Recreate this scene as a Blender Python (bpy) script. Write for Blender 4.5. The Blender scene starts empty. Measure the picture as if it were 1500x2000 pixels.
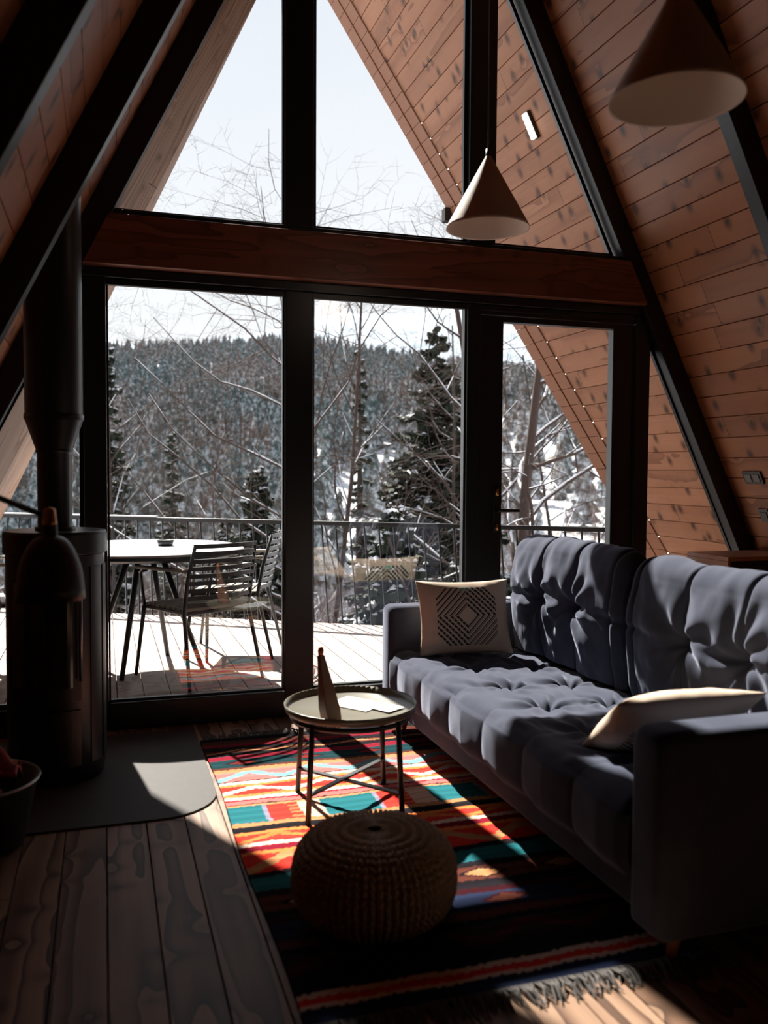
import bpy, bmesh, math, random
from mathutils import Vector, Matrix, noise as mnoise
S = bpy.context.scene
COL = S.collection
R = math.radians
PI = math.pi

# ------------------------------------------------------------------ camera
H = 1.35
yaw, pitch, roll = R(17.85), R(-2.6), R(.35)
fw = Vector((math.sin(yaw)*math.cos(pitch), math.cos(yaw)*math.cos(pitch), math.sin(pitch)))
rt = Vector((math.cos(yaw), -math.sin(yaw), 0))
up = rt.cross(fw)
rt2 = rt*math.cos(roll) + up*math.sin(roll)
up2 = up*math.cos(roll) - rt*math.sin(roll)
cd = bpy.data.cameras.new('camera')
cam = bpy.data.objects.new('camera', cd)
COL.objects.link(cam)
cam.matrix_world = Matrix((( rt2.x, up2.x, -fw.x, 0), (rt2.y, up2.y, -fw.y, 0), (rt2.z, up2.z, -fw.z, H), (0, 0, 0, 1)))
cd.sensor_fit = 'VERTICAL'
cd.sensor_height = 36
cd.sensor_width = 27
cd.lens = 30.6
cd.clip_start = .05
cd.clip_end = 5000
cd.dof.use_dof = True
cd.dof.focus_distance = 5.2
cd.dof.aperture_fstop = 2.2
S.camera = cam

# ------------------------------------------------------------------ world, sun, exposure
S.view_settings.view_transform = 'Standard'
S.view_settings.look = 'None'
S.view_settings.gamma = 1
S.view_settings.exposure = 0.75
S.view_settings.use_curve_mapping = False
S.cycles.use_denoising = True
S.cycles.max_bounces = 10
S.cycles.diffuse_bounces = 3
S.cycles.glossy_bounces = 4
S.cycles.transparent_max_bounces = 16
S.cycles.caustics_reflective = False
S.cycles.caustics_refractive = False
S.cycles.sample_clamp_indirect = 6

SUN_DIR = Vector((.143, -1, -1.0)).normalized()
w = bpy.data.worlds.new('winter_sky')
S.world = w
w.use_nodes = True
nt = w.node_tree
bg = nt.nodes['Background']
tc = nt.nodes.new('ShaderNodeTexCoord')
sep = nt.nodes.new('ShaderNodeSeparateXYZ')
nt.links.new(tc.outputs['Generated'], sep.inputs[0])
cr = nt.nodes.new('ShaderNodeValToRGB')
cr.color_ramp.elements[0].position = 0.0
cr.color_ramp.elements[0].color = (.80, .79, .79, 1)
cr.color_ramp.elements[1].position = .75
cr.color_ramp.elements[1].color = (.42, .47, .57, 1)
e_ = cr.color_ramp.elements.new(.30)
e_.color = (.66, .68, .72, 1)
nz = nt.nodes.new('ShaderNodeTexNoise')
nz.inputs['Scale'].default_value = 2.2
nz.inputs['Detail'].default_value = 5
nt.links.new(tc.outputs['Generated'], nz.inputs['Vector'])
mxs = nt.nodes.new('ShaderNodeMix')
mxs.data_type = 'RGBA'
ma = nt.nodes.new('ShaderNodeMath')
ma.operation = 'MULTIPLY_ADD'
nt.links.new(nz.outputs['Fac'], ma.inputs[0])
ma.inputs[1].default_value = 1.6
ma.inputs[2].default_value = -.55
ma.use_clamp = True
nt.links.new(sep.outputs['Z'], cr.inputs[0])
nt.links.new(ma.outputs[0], mxs.inputs[0])
nt.links.new(cr.outputs[0], mxs.inputs[6])
mxs.inputs[7].default_value = (.72, .72, .745, 1)
nt.links.new(mxs.outputs[2], bg.inputs['Color'])
bg.inputs['Strength'].default_value = 1.0
sl = bpy.data.lights.new('sun', 'SUN')
sl.energy = 11
sl.angle = R(.9)
sl.color = (1, .93, .84)
sun = bpy.data.objects.new('sun', sl)
COL.objects.link(sun)
sun.rotation_euler = SUN_DIR.to_track_quat('-Z', 'Y').to_euler()
sun.location = (0, 30, 30)

# ------------------------------------------------------------------ mesh helpers
class MB:
    def __init__(s):
        s.V = []; s.F = []; s.UV = []; s.C = []
    def add(s, V, F, uv=None):
        o = len(s.V)
        s.V += [tuple(v) for v in V]
        s.F += [tuple(i+o for i in f) for f in F]
        s.UV += uv if uv else [None]*len(F)
        return s
    def box(s, x0, x1, y0, y1, z0, z1, M=None):
        V = [Vector((x, y, z)) for x in (x0, x1) for y in (y0, y1) for z in (z0, z1)]
        if M: V = [M @ v for v in V]
        return s.add(V, [(0,1,3,2), (4,6,7,5), (0,4,5,1), (2,3,7,6), (0,2,6,4), (1,5,7,3)])
    def beam(s, a, b, wx, wy, ref=Vector((0,0,1))):
        """rectangular bar from a to b: wx wide across ref-perp, wy along ref-ish"""
        a = Vector(a); b = Vector(b)
        d = (b-a).normalized()
        if abs(d.dot(ref)) > .98: ref = Vector((0,1,0))
        p = d.cross(ref).normalized(); q = p.cross(d).normalized()
        V = []
        for c in (a, b):
            for i, j in ((-1,-1), (1,-1), (1,1), (-1,1)):
                V.append(c + p*(i*wx/2) + q*(j*wy/2))
        return s.add(V, [(3,2,1,0), (4,5,6,7), (0,1,5,4), (1,2,6,5), (2,3,7,6), (3,0,4,7)])
    def tube(s, pts, rad, n=8, cap=True):
        pts = [Vector(p) for p in pts]
        if not hasattr(rad, '__len__'): rad = [rad]*len(pts)
        V = []; F = []
        pp = None
        for i, p in enumerate(pts):
            d = (pts[min(i+1, len(pts)-1)] - pts[max(i-1, 0)])
            if d.length < 1e-9: d = Vector((0,0,1))
            d.normalize()
            if pp is None:
                r = Vector((0,0,1)) if abs(d.z) < .9 else Vector((1,0,0))
                a = d.cross(r).normalized()
            else:
                a = (pp - d*pp.dot(d))
                a = a.normalized() if a.length > 1e-6 else d.orthogonal().normalized()
            pp = a
            b = d.cross(a)
            for k in range(n):
                t = 2*PI*k/n
                V.append(p + (a*math.cos(t) + b*math.sin(t))*rad[i])
        for i in range(len(pts)-1):
            for k in range(n):
                k2 = (k+1) % n
                F.append((i*n+k, i*n+k2, (i+1)*n+k2, (i+1)*n+k))
        if cap:
            F.append(tuple(range(n-1, -1, -1)))
            F.append(tuple((len(pts)-1)*n+k for k in range(n)))
        return s.add(V, F)
    def lathe(s, prof, n=48, c=(0,0,0), closed=False):
        V = []; F = []
        m = len(prof)
        for r, z in prof:
            for k in range(n):
                t = 2*PI*k/n
                V.append((c[0]+r*math.cos(t), c[1]+r*math.sin(t), c[2]+z))
        for i in range(m-1 if not closed else m):
            j = (i+1) % m
            for k in range(n):
                k2 = (k+1) % n
                F.append((i*n+k, i*n+k2, j*n+k2, j*n+k))
        return s.add(V, F)
    def prism(s, poly, y0, y1):
        """polygon in XZ extruded along Y"""
        n = len(poly)
        V = [(x, y0, z) for x, z in poly] + [(x, y1, z) for x, z in poly]
        F = [tuple(range(n)), tuple(range(2*n-1, n-1, -1))]
        for i in range(n):
            j = (i+1) % n
            F.append((i, i+n, j+n, j))
        return s.add(V, F)
    def grid(s, fn, nu, nv, flip=False):
        V = [fn(i/(nu-1), j/(nv-1)) for i in range(nu) for j in range(nv)]
        F = []
        for i in range(nu-1):
            for j in range(nv-1):
                f = (i*nv+j, (i+1)*nv+j, (i+1)*nv+j+1, i*nv+j+1)
                F.append(f[::-1] if flip else f)
        return s.add(V, F)
    def build(s, name, mat, parent=None, smooth=False, bevel=0, recalc=True, loc=None):
        me = bpy.data.meshes.new(name)
        me.from_pydata(s.V, [], s.F)
        if any(u is not None for u in s.UV):
            ul = me.uv_layers.new(name='UVMap')
            for p, uv in zip(me.polygons, s.UV):
                if uv:
                    for li, c in zip(p.loop_indices, uv): ul.data[li].uv = c
        if recalc:
            bm = bmesh.new(); bm.from_mesh(me)
            bmesh.ops.recalc_face_normals(bm, faces=bm.faces)
            bm.to_mesh(me); bm.free()
        if smooth: me.shade_smooth()
        me.materials.append(mat)
        o = bpy.data.objects.new(name, me)
        COL.objects.link(o)
        if parent: o.parent = parent
        if loc: o.location = loc
        if bevel:
            md = o.modifiers.new('Bevel', 'BEVEL'); md.width = bevel; md.segments = 2; md.limit_method = 'ANGLE'
            if not smooth:
                me.shade_smooth()
                md.harden_normals = True
        return o

def tag(o, label, cat=None, group=None):
    o['label'] = label
    if cat: o['category'] = cat
    if group: o['group'] = group
    return o
def struct(o):
    o['kind'] = 'structure'; return o
def thing(name, label, cat, loc=(0,0,0), rz=0, group=None):
    o = bpy.data.objects.new(name, None)
    COL.objects.link(o)
    o.location = loc; o.rotation_euler = (0, 0, rz); o.empty_display_size = .1
    return tag(o, label, cat, group)
def kids(o): return [c for c in bpy.data.objects if c.parent == o]
def dup(root, loc, rz=0, sc=1, label=None, group=None, ch=None):
    r = root.copy(); COL.objects.link(r); r.location = loc; r.rotation_euler = (0,0,rz); r.scale = (sc,)*3
    if label: r['label'] = label
    if group: r['group'] = group
    for c0 in (ch if ch is not None else kids(root)):
        c = c0.copy(); COL.objects.link(c); c.parent = r
    return r

# ------------------------------------------------------------------ materials
class NT:
    def __init__(s, name):
        s.m = bpy.data.materials.new(name); s.m.use_nodes = True
        s.t = s.m.node_tree; s.b = s.t.nodes['Principled BSDF']
    def n(s, kind, **kw):
        nd = s.t.nodes.new('ShaderNode'+kind)
        for k, v in kw.items(): setattr(nd, k, v)
        return nd
    def l(s, a, b): s.t.links.new(a, b)
    def math(s, op, a, b=None, c=None, clamp=False):
        nd = s.n('Math', operation=op); nd.use_clamp = clamp
        for i, v in enumerate((a, b, c)):
            if v is None: continue
            if isinstance(v, (int, float)): nd.inputs[i].default_value = v
            else: s.l(v, nd.inputs[i])
        return nd.outputs[0]
    def comb(s, x, y, z=0):
        nd = s.n('CombineXYZ')
        for i, v in enumerate((x, y, z)):
            if isinstance(v, (int, float)): nd.inputs[i].default_value = v
            else: s.l(v, nd.inputs[i])
        return nd.outputs[0]
    def mix(s, f, a, b):
        nd = s.n('Mix', data_type='RGBA')
        for i, v in ((0, f), (6, a), (7, b)):
            if isinstance(v, (int, float)): nd.inputs[i].default_value = v
            elif isinstance(v, tuple): nd.inputs[i].default_value = (*v[:3], 1)
            else: s.l(v, nd.inputs[i])
        return nd.outputs[2]
    def noise(s, vec, scale, detail=3, rough=.5, dist=0):
        nd = s.n('TexNoise')
        nd.inputs['Scale'].default_value = scale; nd.inputs['Detail'].default_value = detail
        nd.inputs['Roughness'].default_value = rough; nd.inputs['Distortion'].default_value = dist
        if vec is not None: s.l(vec, nd.inputs['Vector'])
        return nd.outputs['Fac']
    def ramp(s, f, stops, interp='LINEAR'):
        nd = s.n('ValToRGB'); e = nd.color_ramp; e.interpolation = interp
        e.elements[0].position = stops[0][0]; e.elements[0].color = (*stops[0][1], 1)
        e.elements[1].position = stops[-1][0]; e.elements[1].color = (*stops[-1][1], 1)
        for p, c in stops[1:-1]: e.elements.new(p).color = (*c, 1)
        s.l(f, nd.inputs[0]); return nd.outputs[0]
    def bump(s, h, strength=.3, dist=.01):
        nd = s.n('Bump'); nd.inputs['Strength'].default_value = strength; nd.inputs['Distance'].default_value = dist
        s.l(h, nd.inputs['Height']); s.l(nd.outputs[0], s.b.inputs['Normal'])
    def col(s, c):
        if isinstance(c, tuple): s.b.inputs['Base Color'].default_value = (*c, 1)
        else: s.l(c, s.b.inputs['Base Color'])
        return s
    def set(s, **kw):
        for k, v in kw.items(): s.b.inputs[k.replace('_', ' ')].default_value = v
        return s
    def obj(s): return s.n('TexCoord').outputs['Object']
    def uv(s): return s.n('TexCoord').outputs['UV']

def plank_mat(name, dark, mid, light, w, L=2.2, contour=9, gu=.55, gv=5.5, knots=1.0, rough=.55, var=.35, spec=.3, wash=None):
    t = NT(name)
    sp = t.n('SeparateXYZ'); t.l(t.uv(), sp.inputs[0])
    u, v = sp.outputs[0], sp.outputs[1]
    idx = t.math('FLOOR', t.math('DIVIDE', v, w))
    wn = t.n('TexWhiteNoise', noise_dimensions='1D'); t.l(idx, wn.inputs['W'])
    r1 = wn.outputs['Value']
    us = t.math('ADD', u, t.math('MULTIPLY', r1, L*3.7))
    seg = t.math('FLOOR', t.math('DIVIDE', us, L))
    wn2 = t.n('TexWhiteNoise', noise_dimensions='2D'); t.l(t.comb(seg, idx), wn2.inputs['Vector'])
    r2 = wn2.outputs['Value']
    off = t.math('MULTIPLY', r2, 53)
    # knots
    kv = t.comb(t.math('ADD', t.math('MULTIPLY', us, 5.2), off), t.math('MULTIPLY', v, 3.4), 0)
    vo = t.n('TexVoronoi', voronoi_dimensions='2D'); t.l(kv, vo.inputs['Vector']); vo.inputs['Scale'].default_value = 1.0
    vo.inputs['Randomness'].default_value = 1
    kd = vo.outputs['Distance']
    kfac = t.math('MULTIPLY', t.math('SUBTRACT', 1, t.math('DIVIDE', kd, .19), clamp=True), knots)
    khalo = t.math('SUBTRACT', 1, t.math('DIVIDE', kd, .42), clamp=True)
    # cathedral grain: contour lines of a stretched noise, bent around the knots
    gvx = t.comb(t.math('MULTIPLY', us, gu), t.math('MULTIPLY', v, gv), off)
    n1 = t.noise(gvx, 1.0, 2, .4)
    n1 = t.math('ADD', n1, t.math('MULTIPLY', t.math('MULTIPLY', khalo, khalo), .16*knots))
    ring = t.math('FRACT', t.math('MULTIPLY', n1, contour))
    ring = t.math('POWER', ring, 1.6)
    fine = t.noise(t.comb(t.math('MULTIPLY', us, 4), t.math('MULTIPLY', v, 150), off), 1.0, 2, .6)
    blot = t.noise(t.comb(t.math('MULTIPLY', us, 1.3), t.math('MULTIPLY', v, 4), off), 1.0, 3, .6)
    c = t.ramp(ring, [(0, light), (.6, mid), (.93, dark), (1, dark)])
    c = t.mix(t.math('MULTIPLY', fine, .35), c, dark)
    c = t.mix(t.math('MULTIPLY', t.math('SUBTRACT', blot, .45, clamp=True), 1.6, clamp=True), c, tuple(x*.6 for x in mid))
    c = t.mix(t.math('MULTIPLY', r2, var), c, tuple(x*.55 for x in mid))
    c = t.mix(kfac, c, tuple(x*.10 for x in dark))
    jf = t.math('FRACT', t.math('DIVIDE', us, L))
    j = t.math('LESS_THAN', jf, .004/L)
    c = t.mix(j, c, (.005, .004, .003))
    t.col(c).set(Roughness=rough, Specular_IOR_Level=spec)
    t.bump(t.math('ADD', t.math('MULTIPLY', ring, .6), fine), .25, .002)
    return t.m

def simple(name, col, rough=.5, metal=0, spec=.5, bump=0, bscale=60, var=0, sheen=0, emis=None, es=0):
    t = NT(name)
    ob = t.obj()
    if var:
        n = t.noise(ob, bscale*.25, 4, .6)
        t.col(t.mix(t.math('MULTIPLY', n, var), col, tuple(c*.35 for c in col)))
    else: t.col(col)
    t.set(Roughness=rough, Metallic=metal, Specular_IOR_Level=spec)
    if sheen: t.set(Sheen_Weight=sheen, Sheen_Roughness=.4)
    if bump: t.bump(t.noise(ob, bscale, 4, .6), bump, .004)
    if emis: t.set(Emission_Color=(*emis, 1), Emission_Strength=es)
    return t.m

M = {}
M['wall'] = plank_mat('stained_spruce_planks', (.20, .066, .026), (.36, .130, .053), (.42, .165, .07), .14, rough=.5, spec=.4, contour=3)
M['soffit'] = plank_mat('soffit_planks', (.24, .10, .055), (.38, .17, .092), (.45, .215, .12), .14, rough=.6, contour=3)
M['soffit_pale'] = plank_mat('pale_soffit_boards', (.26, .15, .10), (.44, .29, .215), (.52, .36, .28), .15, rough=.6, knots=.3, contour=10, gv=9)
M['floor'] = plank_mat('brushed_floor_boards', (.055, .026, .015), (.20, .108, .064), (.46, .29, .19), .145, L=3.4, contour=10, gu=.38, gv=4.6, knots=.35, rough=.5, spec=.25)
M['deck'] = plank_mat('weathered_deck_boards', (.36, .28, .24), (.52, .43, .39), (.62, .53, .49), .14, rough=.8, contour=6, knots=.5)
M['beam'] = plank_mat('red_brown_beam', (.10, .03, .018), (.20, .062, .034), (.28, .09, .05), .5, L=9, contour=8, gu=.6, gv=6, rough=.4, knots=.25, spec=.4)
M['black'] = simple('black_painted_wood', (.010, .011, .013), .45, bump=.15, bscale=40)
M['frame'] = simple('anthracite_frame', (.012, .014, .016), .35, spec=.5)
M['stove'] = simple('black_stove_steel', (.010, .010, .011), .38, metal=.2, bump=.05, bscale=120)
M['hearth'] = simple('dark_hearth_plate', (.070, .064, .06), .6, spec=.15, var=.4, bump=.1, bscale=80)
M['steel'] = simple('galvanised_steel', (.25, .26, .27), .35, metal=.9, var=.4)
M['brass'] = simple('brass', (.55, .30, .12), .3, metal=1)
M['tablemetal'] = simple('dark_table_metal', (.014, .014, .013), .4, spec=.5)
M['tray'] = simple('olive_grey_tray', (.14, .125, .09), .33, spec=.5, var=.15)
M['paper'] = simple('white_paper', (.85, .85, .88), .8)
M['kraft'] = simple('brown_wood', (.20, .085, .045), .5, var=.4)
M['orange'] = simple('orange_tip', (.55, .16, .04), .5)
M['shade'] = simple('beige_lamp_shade', (.78, .63, .53), .7, bump=.1, bscale=200)
M['cord'] = simple('dark_cable', (.03, .028, .025), .5)
M['snow'] = simple('snow', (.86, .88, .93), .8, bump=.3, bscale=8)
M['white'] = simple('white_plastic_snowy', (.8, .8, .84), .6)
M['chairmetal'] = simple('chair_dark_metal', (.02, .022, .028), .4)
M['slat'] = simple('chair_slat', (.03, .032, .034), .35, spec=.6)
M['seat'] = simple('pale_seat', (.42, .38, .32), .8)
M['red'] = simple('red_cloth', (.30, .02, .025), .8, var=.5)
M['log'] = simple('split_log', (.33, .16, .08), .8, var=.6, bump=.4, bscale=30)
M['bark'] = simple('brown_bark', (.085, .055, .045), .9, var=.6, bump=.5, bscale=25)
M['twig'] = simple('reddish_twigs', (.12, .065, .05), .9)
M['needle'] = simple('dark_spruce_needles', (.022, .034, .018), .8, var=.4, bscale=8)
M['legwood'] = simple('sofa_leg_wood', (.35, .14, .07), .45, var=.3)
M['socket'] = simple('black_socket_plastic', (.012, .012, .013), .35)
M['socket_grey'] = simple('grey_socket_insert', (.12, .11, .11), .4)
M['lampglow'] = simple('lit_wall_lamp', (.9, .9, .9), .4, emis=(1, .93, .85), es=5)
M['bulb'] = simple('tiny_lit_bulb', (.9, .9, .9), .4, emis=(1, .9, .75), es=2.5)

def glass_mat():
    t = NT('window_glass')
    t.t.nodes.remove(t.b)
    tr = t.n('BsdfTransparent'); tr.inputs[0].default_value = (.93, .95, .95, 1)
    gl = t.n('BsdfGlossy'); gl.inputs['Roughness'].default_value = 0
    g = t.n('NewGeometry')
    dp = t.n('VectorMath', operation='DOT_PRODUCT'); t.l(g.outputs['Normal'], dp.inputs[0]); t.l(g.outputs['Incoming'], dp.inputs[1])
    c = t.math('ABSOLUTE', dp.outputs['Value'])
    f = t.math('MULTIPLY_ADD', t.math('POWER', t.math('SUBTRACT', 1, c, clamp=True), 5), .84, .13, clamp=True)
    mx = t.n('MixShader'); t.l(f, mx.inputs[0]); t.l(tr.outputs[0], mx.inputs[1]); t.l(gl.outputs[0], mx.inputs[2])
    t.l(mx.outputs[0], t.t.nodes['Material Output'].inputs[0])
    return t.m
M['glass'] = glass_mat()

def fabric(name, col, col2, sheen=.5):
    t = NT(name)
    ob = t.obj()
    n = t.noise(ob, 5, 4, .6)
    f = t.noise(ob, 420, 2, .6)
    c = t.mix(t.math('MULTIPLY', t.math('SUBTRACT', n, .35, clamp=True), 2.2, clamp=True), col, col2)
    c = t.mix(t.math('MULTIPLY', f, .3), c, tuple(x*.4 for x in col))
    t.col(c).set(Roughness=.9, Specular_IOR_Level=.1, Sheen_Weight=sheen, Sheen_Roughness=.35)
    t.b.inputs['Sheen Tint'].default_value = (.75, .8, 1, 1)
    t.bump(f, .3, .002)
    return t.m
M['sofa'] = fabric('slate_blue_velvet', (.046, .053, .080), (.080, .088, .120), .4)

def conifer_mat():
    t = NT('frost_haze_conifer')
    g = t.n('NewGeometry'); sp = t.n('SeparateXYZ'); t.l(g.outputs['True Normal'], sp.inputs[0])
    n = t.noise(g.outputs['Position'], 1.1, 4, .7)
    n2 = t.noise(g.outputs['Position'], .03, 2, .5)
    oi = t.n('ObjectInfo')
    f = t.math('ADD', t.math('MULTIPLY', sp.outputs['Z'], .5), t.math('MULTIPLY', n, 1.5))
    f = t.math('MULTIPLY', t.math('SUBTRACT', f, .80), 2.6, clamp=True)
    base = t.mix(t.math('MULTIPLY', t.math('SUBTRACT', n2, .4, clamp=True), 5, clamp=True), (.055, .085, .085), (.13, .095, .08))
    t.col(t.mix(f, base, (.72, .77, .82))).set(Roughness=.9, Specular_IOR_Level=.1)  # frost on the boughs, made paler to stand for distance haze too
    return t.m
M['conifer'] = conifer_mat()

def ground_mat():
    t = NT('snowy_ground')
    g = t.n('NewGeometry')
    n = t.noise(g.outputs['Position'], .18, 6, .65)
    n2 = t.noise(g.outputs['Position'], 2.5, 5, .7)
    f = t.math('MULTIPLY', t.math('SUBTRACT', t.math('ADD', n, t.math('MULTIPLY', n2, .6)), .76), 5, clamp=True)
    t.col(t.mix(f, (.78, .81, .87), (.16, .12, .10))).set(Roughness=.9)
    t.bump(n2, .5, .3)
    return t.m
M['ground'] = ground_mat()
# ------------------------------------------------------------------ the A-frame shell
D = 4.72
ML, MR = -1.27, 4.354          # inner rafter faces at z=0 : X = ML+.497z , X = MR-.497z
K = .497
PL, PR = ML-.13, MR+.13        # inner plank faces
BACK = -3.2
ZTOP = (PR-PL)/(2*K)           # ridge of the plank planes

def plank_surface(mb, X0, sg, z0, z1, ya, yb, w=.14, gap=.004, dep=.010, thick=.0, v0=0.0):
    """planks running along Y on the sloping plane X = X0 + sg*K*z; ya(z), yb(z) are their ends"""
    cs = math.sqrt(1+K*K)
    tot = (z1-z0)*cs
    n = int(math.ceil(tot/w))
    nx = Vector((sg*1, 0, -K))      # points into the room (for sg=+1 the left slope: +x, down)
    nx.normalize()
    if sg < 0: nx = Vector((-1, 0, -K)).normalized()
    def P(v, y, d):
        z = z0 + v/cs
        return Vector((X0+sg*K*z, y, z)) - nx*d
    for i in range(n):
        a, b = i*w, min((i+1)*w, tot)
        for (s0, d0, s1, d1) in ((a, dep, a+gap, 0), (a+gap, 0, b-gap, 0), (b-gap, 0, b, dep)):
            zA, zB = z0+s0/cs, z0+s1/cs
            V = [P(s0, ya(zA), d0), P(s0, yb(zA), d0), P(s1, yb(zB), d1), P(s1, ya(zB), d1)]
            uv = [(ya(zA), s0+v0+.0005), (yb(zA), s0+v0+.0005), (yb(zB), s1+v0-.0005), (ya(zB), s1+v0-.0005)]
            mb.add(V, [(0,1,2,3)], [uv])
    # outer skin
    V = []
    for z in (z0, z1):
        for y in (ya(z), yb(z)):
            V.append(Vector((X0+sg*K*z, y, z)) - nx*.16)
    for z in (z0, z1):
        for y in (ya(z), yb(z)):
            V.append(Vector((X0+sg*K*z, y, z)) - nx*.009)
    mb.add(V, [(0,1,3,2), (0,2,6,4), (1,5,7,3), (0,4,5,1), (2,3,7,6), (4,6,7,5)])

DECK = .14
b = MB(); plank_surface(b, PR, -1, -.05, ZTOP, lambda z: BACK, lambda z: D)
struct(b.build('wall_right', M['wall'], recalc=False))
b = MB(); plank_surface(b, PL, 1, -.05, ZTOP, lambda z: BACK, lambda z: D, v0=30*.14)
struct(b.build('wall_left', M['wall'], recalc=False))
b = MB(); b.prism([(PL-.1, -.05), (PR+.1, -.05), ((PL+PR)/2, ZTOP+.1)], BACK-.1, BACK)
struct(b.build('wall_back', M['black']))  # unseen wall, coloured black to cut bounce light on the sofa
# floor boards with real gaps
b = MB(); bw = .145; x = PL-.05; i = 0
while x < PR+.05:
    for (x0, z0, x1, z1) in ((x, -.012, x+.003, 0), (x+.003, 0, x+bw-.003, 0), (x+bw-.003, 0, x+bw, -.012)):
        V = [(x0, BACK, z0), (x1, BACK, z1), (x1, D+.02, z1), (x0, D+.02, z0)]
        o = i*bw-x
        uv = [(BACK, x0+o+.0005), (BACK, x1+o-.0005), (D+.02, x1+o-.0005), (D+.02, x0+o+.0005)]
        b.add(V, [(0,1,2,3)], [uv])
    x += bw; i += 1
b.box(PL-.1, PR+.1, BACK, D+.02, -.1, -.013)
struct(b.build('floor', M['floor'], recalc=False))

# rafters (black) on both slopes
def rafter(sg, y, wy=.09, y1=None):
    X0 = MR if sg < 0 else ML
    XO = PR if sg < 0 else PL
    zt = (X0-1.542)/K*(-sg) if False else (MR-1.542)/K
    zt2 = (PR-1.542)/K
    f = lambda X, z: X + (K*z if sg > 0 else -K*z)
    b = MB()
    b.prism([(f(X0, 0), 0), (f(XO, 0), 0), (1.542, zt2), (1.542, zt)], y, y+wy)
    return b
n = 0
for y in (3.50, 2.30, 1.10, -.1, -1.3):
    for sg in (1, -1):
        n += 1
        o = rafter(sg, y).build('trim_%d' % n, M['black'], bevel=.006); struct(o)
for sg in (1, -1):
    n += 1
    struct(rafter(sg, D-.06, .10).build('trim_%d' % n, M['black'], bevel=.005))
# collar beam across the facade
zb0, zb1 = 2.385, 2.64
n += 1
b = MB()
xl = lambda z: ML+K*z-.01
xr = lambda z: MR-K*z+.01
b.prism([(xl(zb0), zb0), (xr(zb0), zb0), (xr(zb1), zb1), (xl(zb1), zb1)], D-.10, D+.02)
o = b.build('trim_%d' % n, M['beam'], bevel=.006); struct(o)
me = o.data; ul = me.uv_layers.new(name='UVMap')
for p in me.polygons:
    for li in p.loop_indices:
        c = me.vertices[me.loops[li].vertex_index].co; ul.data[li].uv = (c.x, c.z+c.y*.5-2.3)
FY0, FY1 = D, D+.075
def bar(x0, x1, z0, z1, y0=FY0, y1=FY1):
    global n
    n += 1
    b = MB(); b.box(x0, x1, y0, y1, z0, z1)
    return struct(b.build('trim_%d' % n, M['frame'], bevel=.006))
bar(xl(2.345)-.07, xr(2.345)+.07, 2.30, 2.334, D-.01, D+.02)
bar(xl(2.345)-.02, xr(2.345)+.02, 2.335, 2.384, FY0-.03, D+.045)                   # head under the beam
bar(xl(2.64), xr(2.68), 2.641, 2.68, FY0-.03)                     # sill over the beam
bar(-.095, .017, .0, 2.334, FY0-.02)                             # left post
bar(.944, 1.10, .0, 2.334, FY0-.02)                              # mullion
bar(2.017, 2.10, .0, 2.334, FY0-.02)                             # door jamb
bar(3.15, 3.254, .0, 2.334, FY0-.02)                             # right jamb
bar(.944, 1.10, 2.681, 5.0, FY0-.02)
bar(2.02, 2.18, 2.681, 4.62, FY0-.02)
bar(xl(0)+.05, -.096, 0, .14, FY0-.02)
bar(.018, .943, .0, .143, FY0-.04)
bar(1.101, 2.016, .0, .143, FY0-.04)
bar(3.255, xr(0)-.05, 0, .14, FY0-.02)
bar(2.101, 3.149, 2.28, 2.334)
# glass
def pane(name, poly, y=D+.03, edge=.022):
    """framed pane: thin gasket frame + glass child, polygon in XZ"""
    b = MB(); m = len(poly)
    cx = sum(p[0] for p in poly)/m; cz = sum(p[1] for p in poly)/m
    inn = []
    for i in range(m):
        p0, p1, p2 = Vector(poly[i-1]), Vector(poly[i]), Vector(poly[(i+1) % m])
        e1 = (p1-p0).normalized(); e2 = (p2-p1).normalized()
        n1 = Vector((-e1.y, e1.x)); n2 = Vector((-e2.y, e2.x))
        c = Vector((cx, cz))
        if n1.dot(c-p1) < 0: n1 = -n1
        if n2.dot(c-p1) < 0: n2 = -n2
        k = edge/(1+n1.dot(n2))
        inn.append(p1+(n1+n2)*k)
    V = [(p[0], y-.012, p[1]) for p in poly]+[(p[0], y-.012, p[1]) for p in inn]+[(p[0], y+.012, p[1]) for p in poly]+[(p[0], y+.012, p[1]) for p in inn]
    F = []
    for i in range(m):
        j = (i+1) % m
        F += [(i, j, m+j, m+i), (2*m+i, 3*m+i, 3*m+j, 2*m+j), (m+i, m+j, 3*m+j, 3*m+i), (i, 2*m+i, 2*m+j, j)]
    b.add(V, F)
    o = struct(b.build(name, M['frame']))
    g = MB(); g.add([(p[0], y, p[1]) for p in inn], [tuple(range(m))])
    g.build('glass', M['glass'], o)
    return o
pane('window_1', [(xl(.14)-.01, .14), (-.096, .14), (-.096, (-.096-ML)/K+.02)], D+.03)
pane('window_2', [(.018, .143), (.943, .143), (.943, 2.334), (.018, 2.334)], D+.012, .010)
pane('window_3', [(1.101, .143), (2.016, .143), (2.016, 2.334), (1.101, 2.334)], D+.012, .010)
pane('window_4', [(3.255, .14), (xr(.14)+.01, .14), (3.255, (MR-3.255)/K+.02)])
pane('window_5', [(xl(2.69)-.02, 2.681), (.943, 2.681), (.943, (.943-ML)/K+.03)], D+.012, .012)
pane('window_6', [(1.101, 2.681), (2.019, 2.681), (2.019, (MR-2.019)/K-.03), (1.542, (MR-1.542)/K-.04), (1.101, (1.101-ML)/K-.03)])
pane('window_7', [(2.181, 2.681), (xr(2.69)-.02, 2.681), (2.181, (MR-2.181)/K-.03)])
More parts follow.
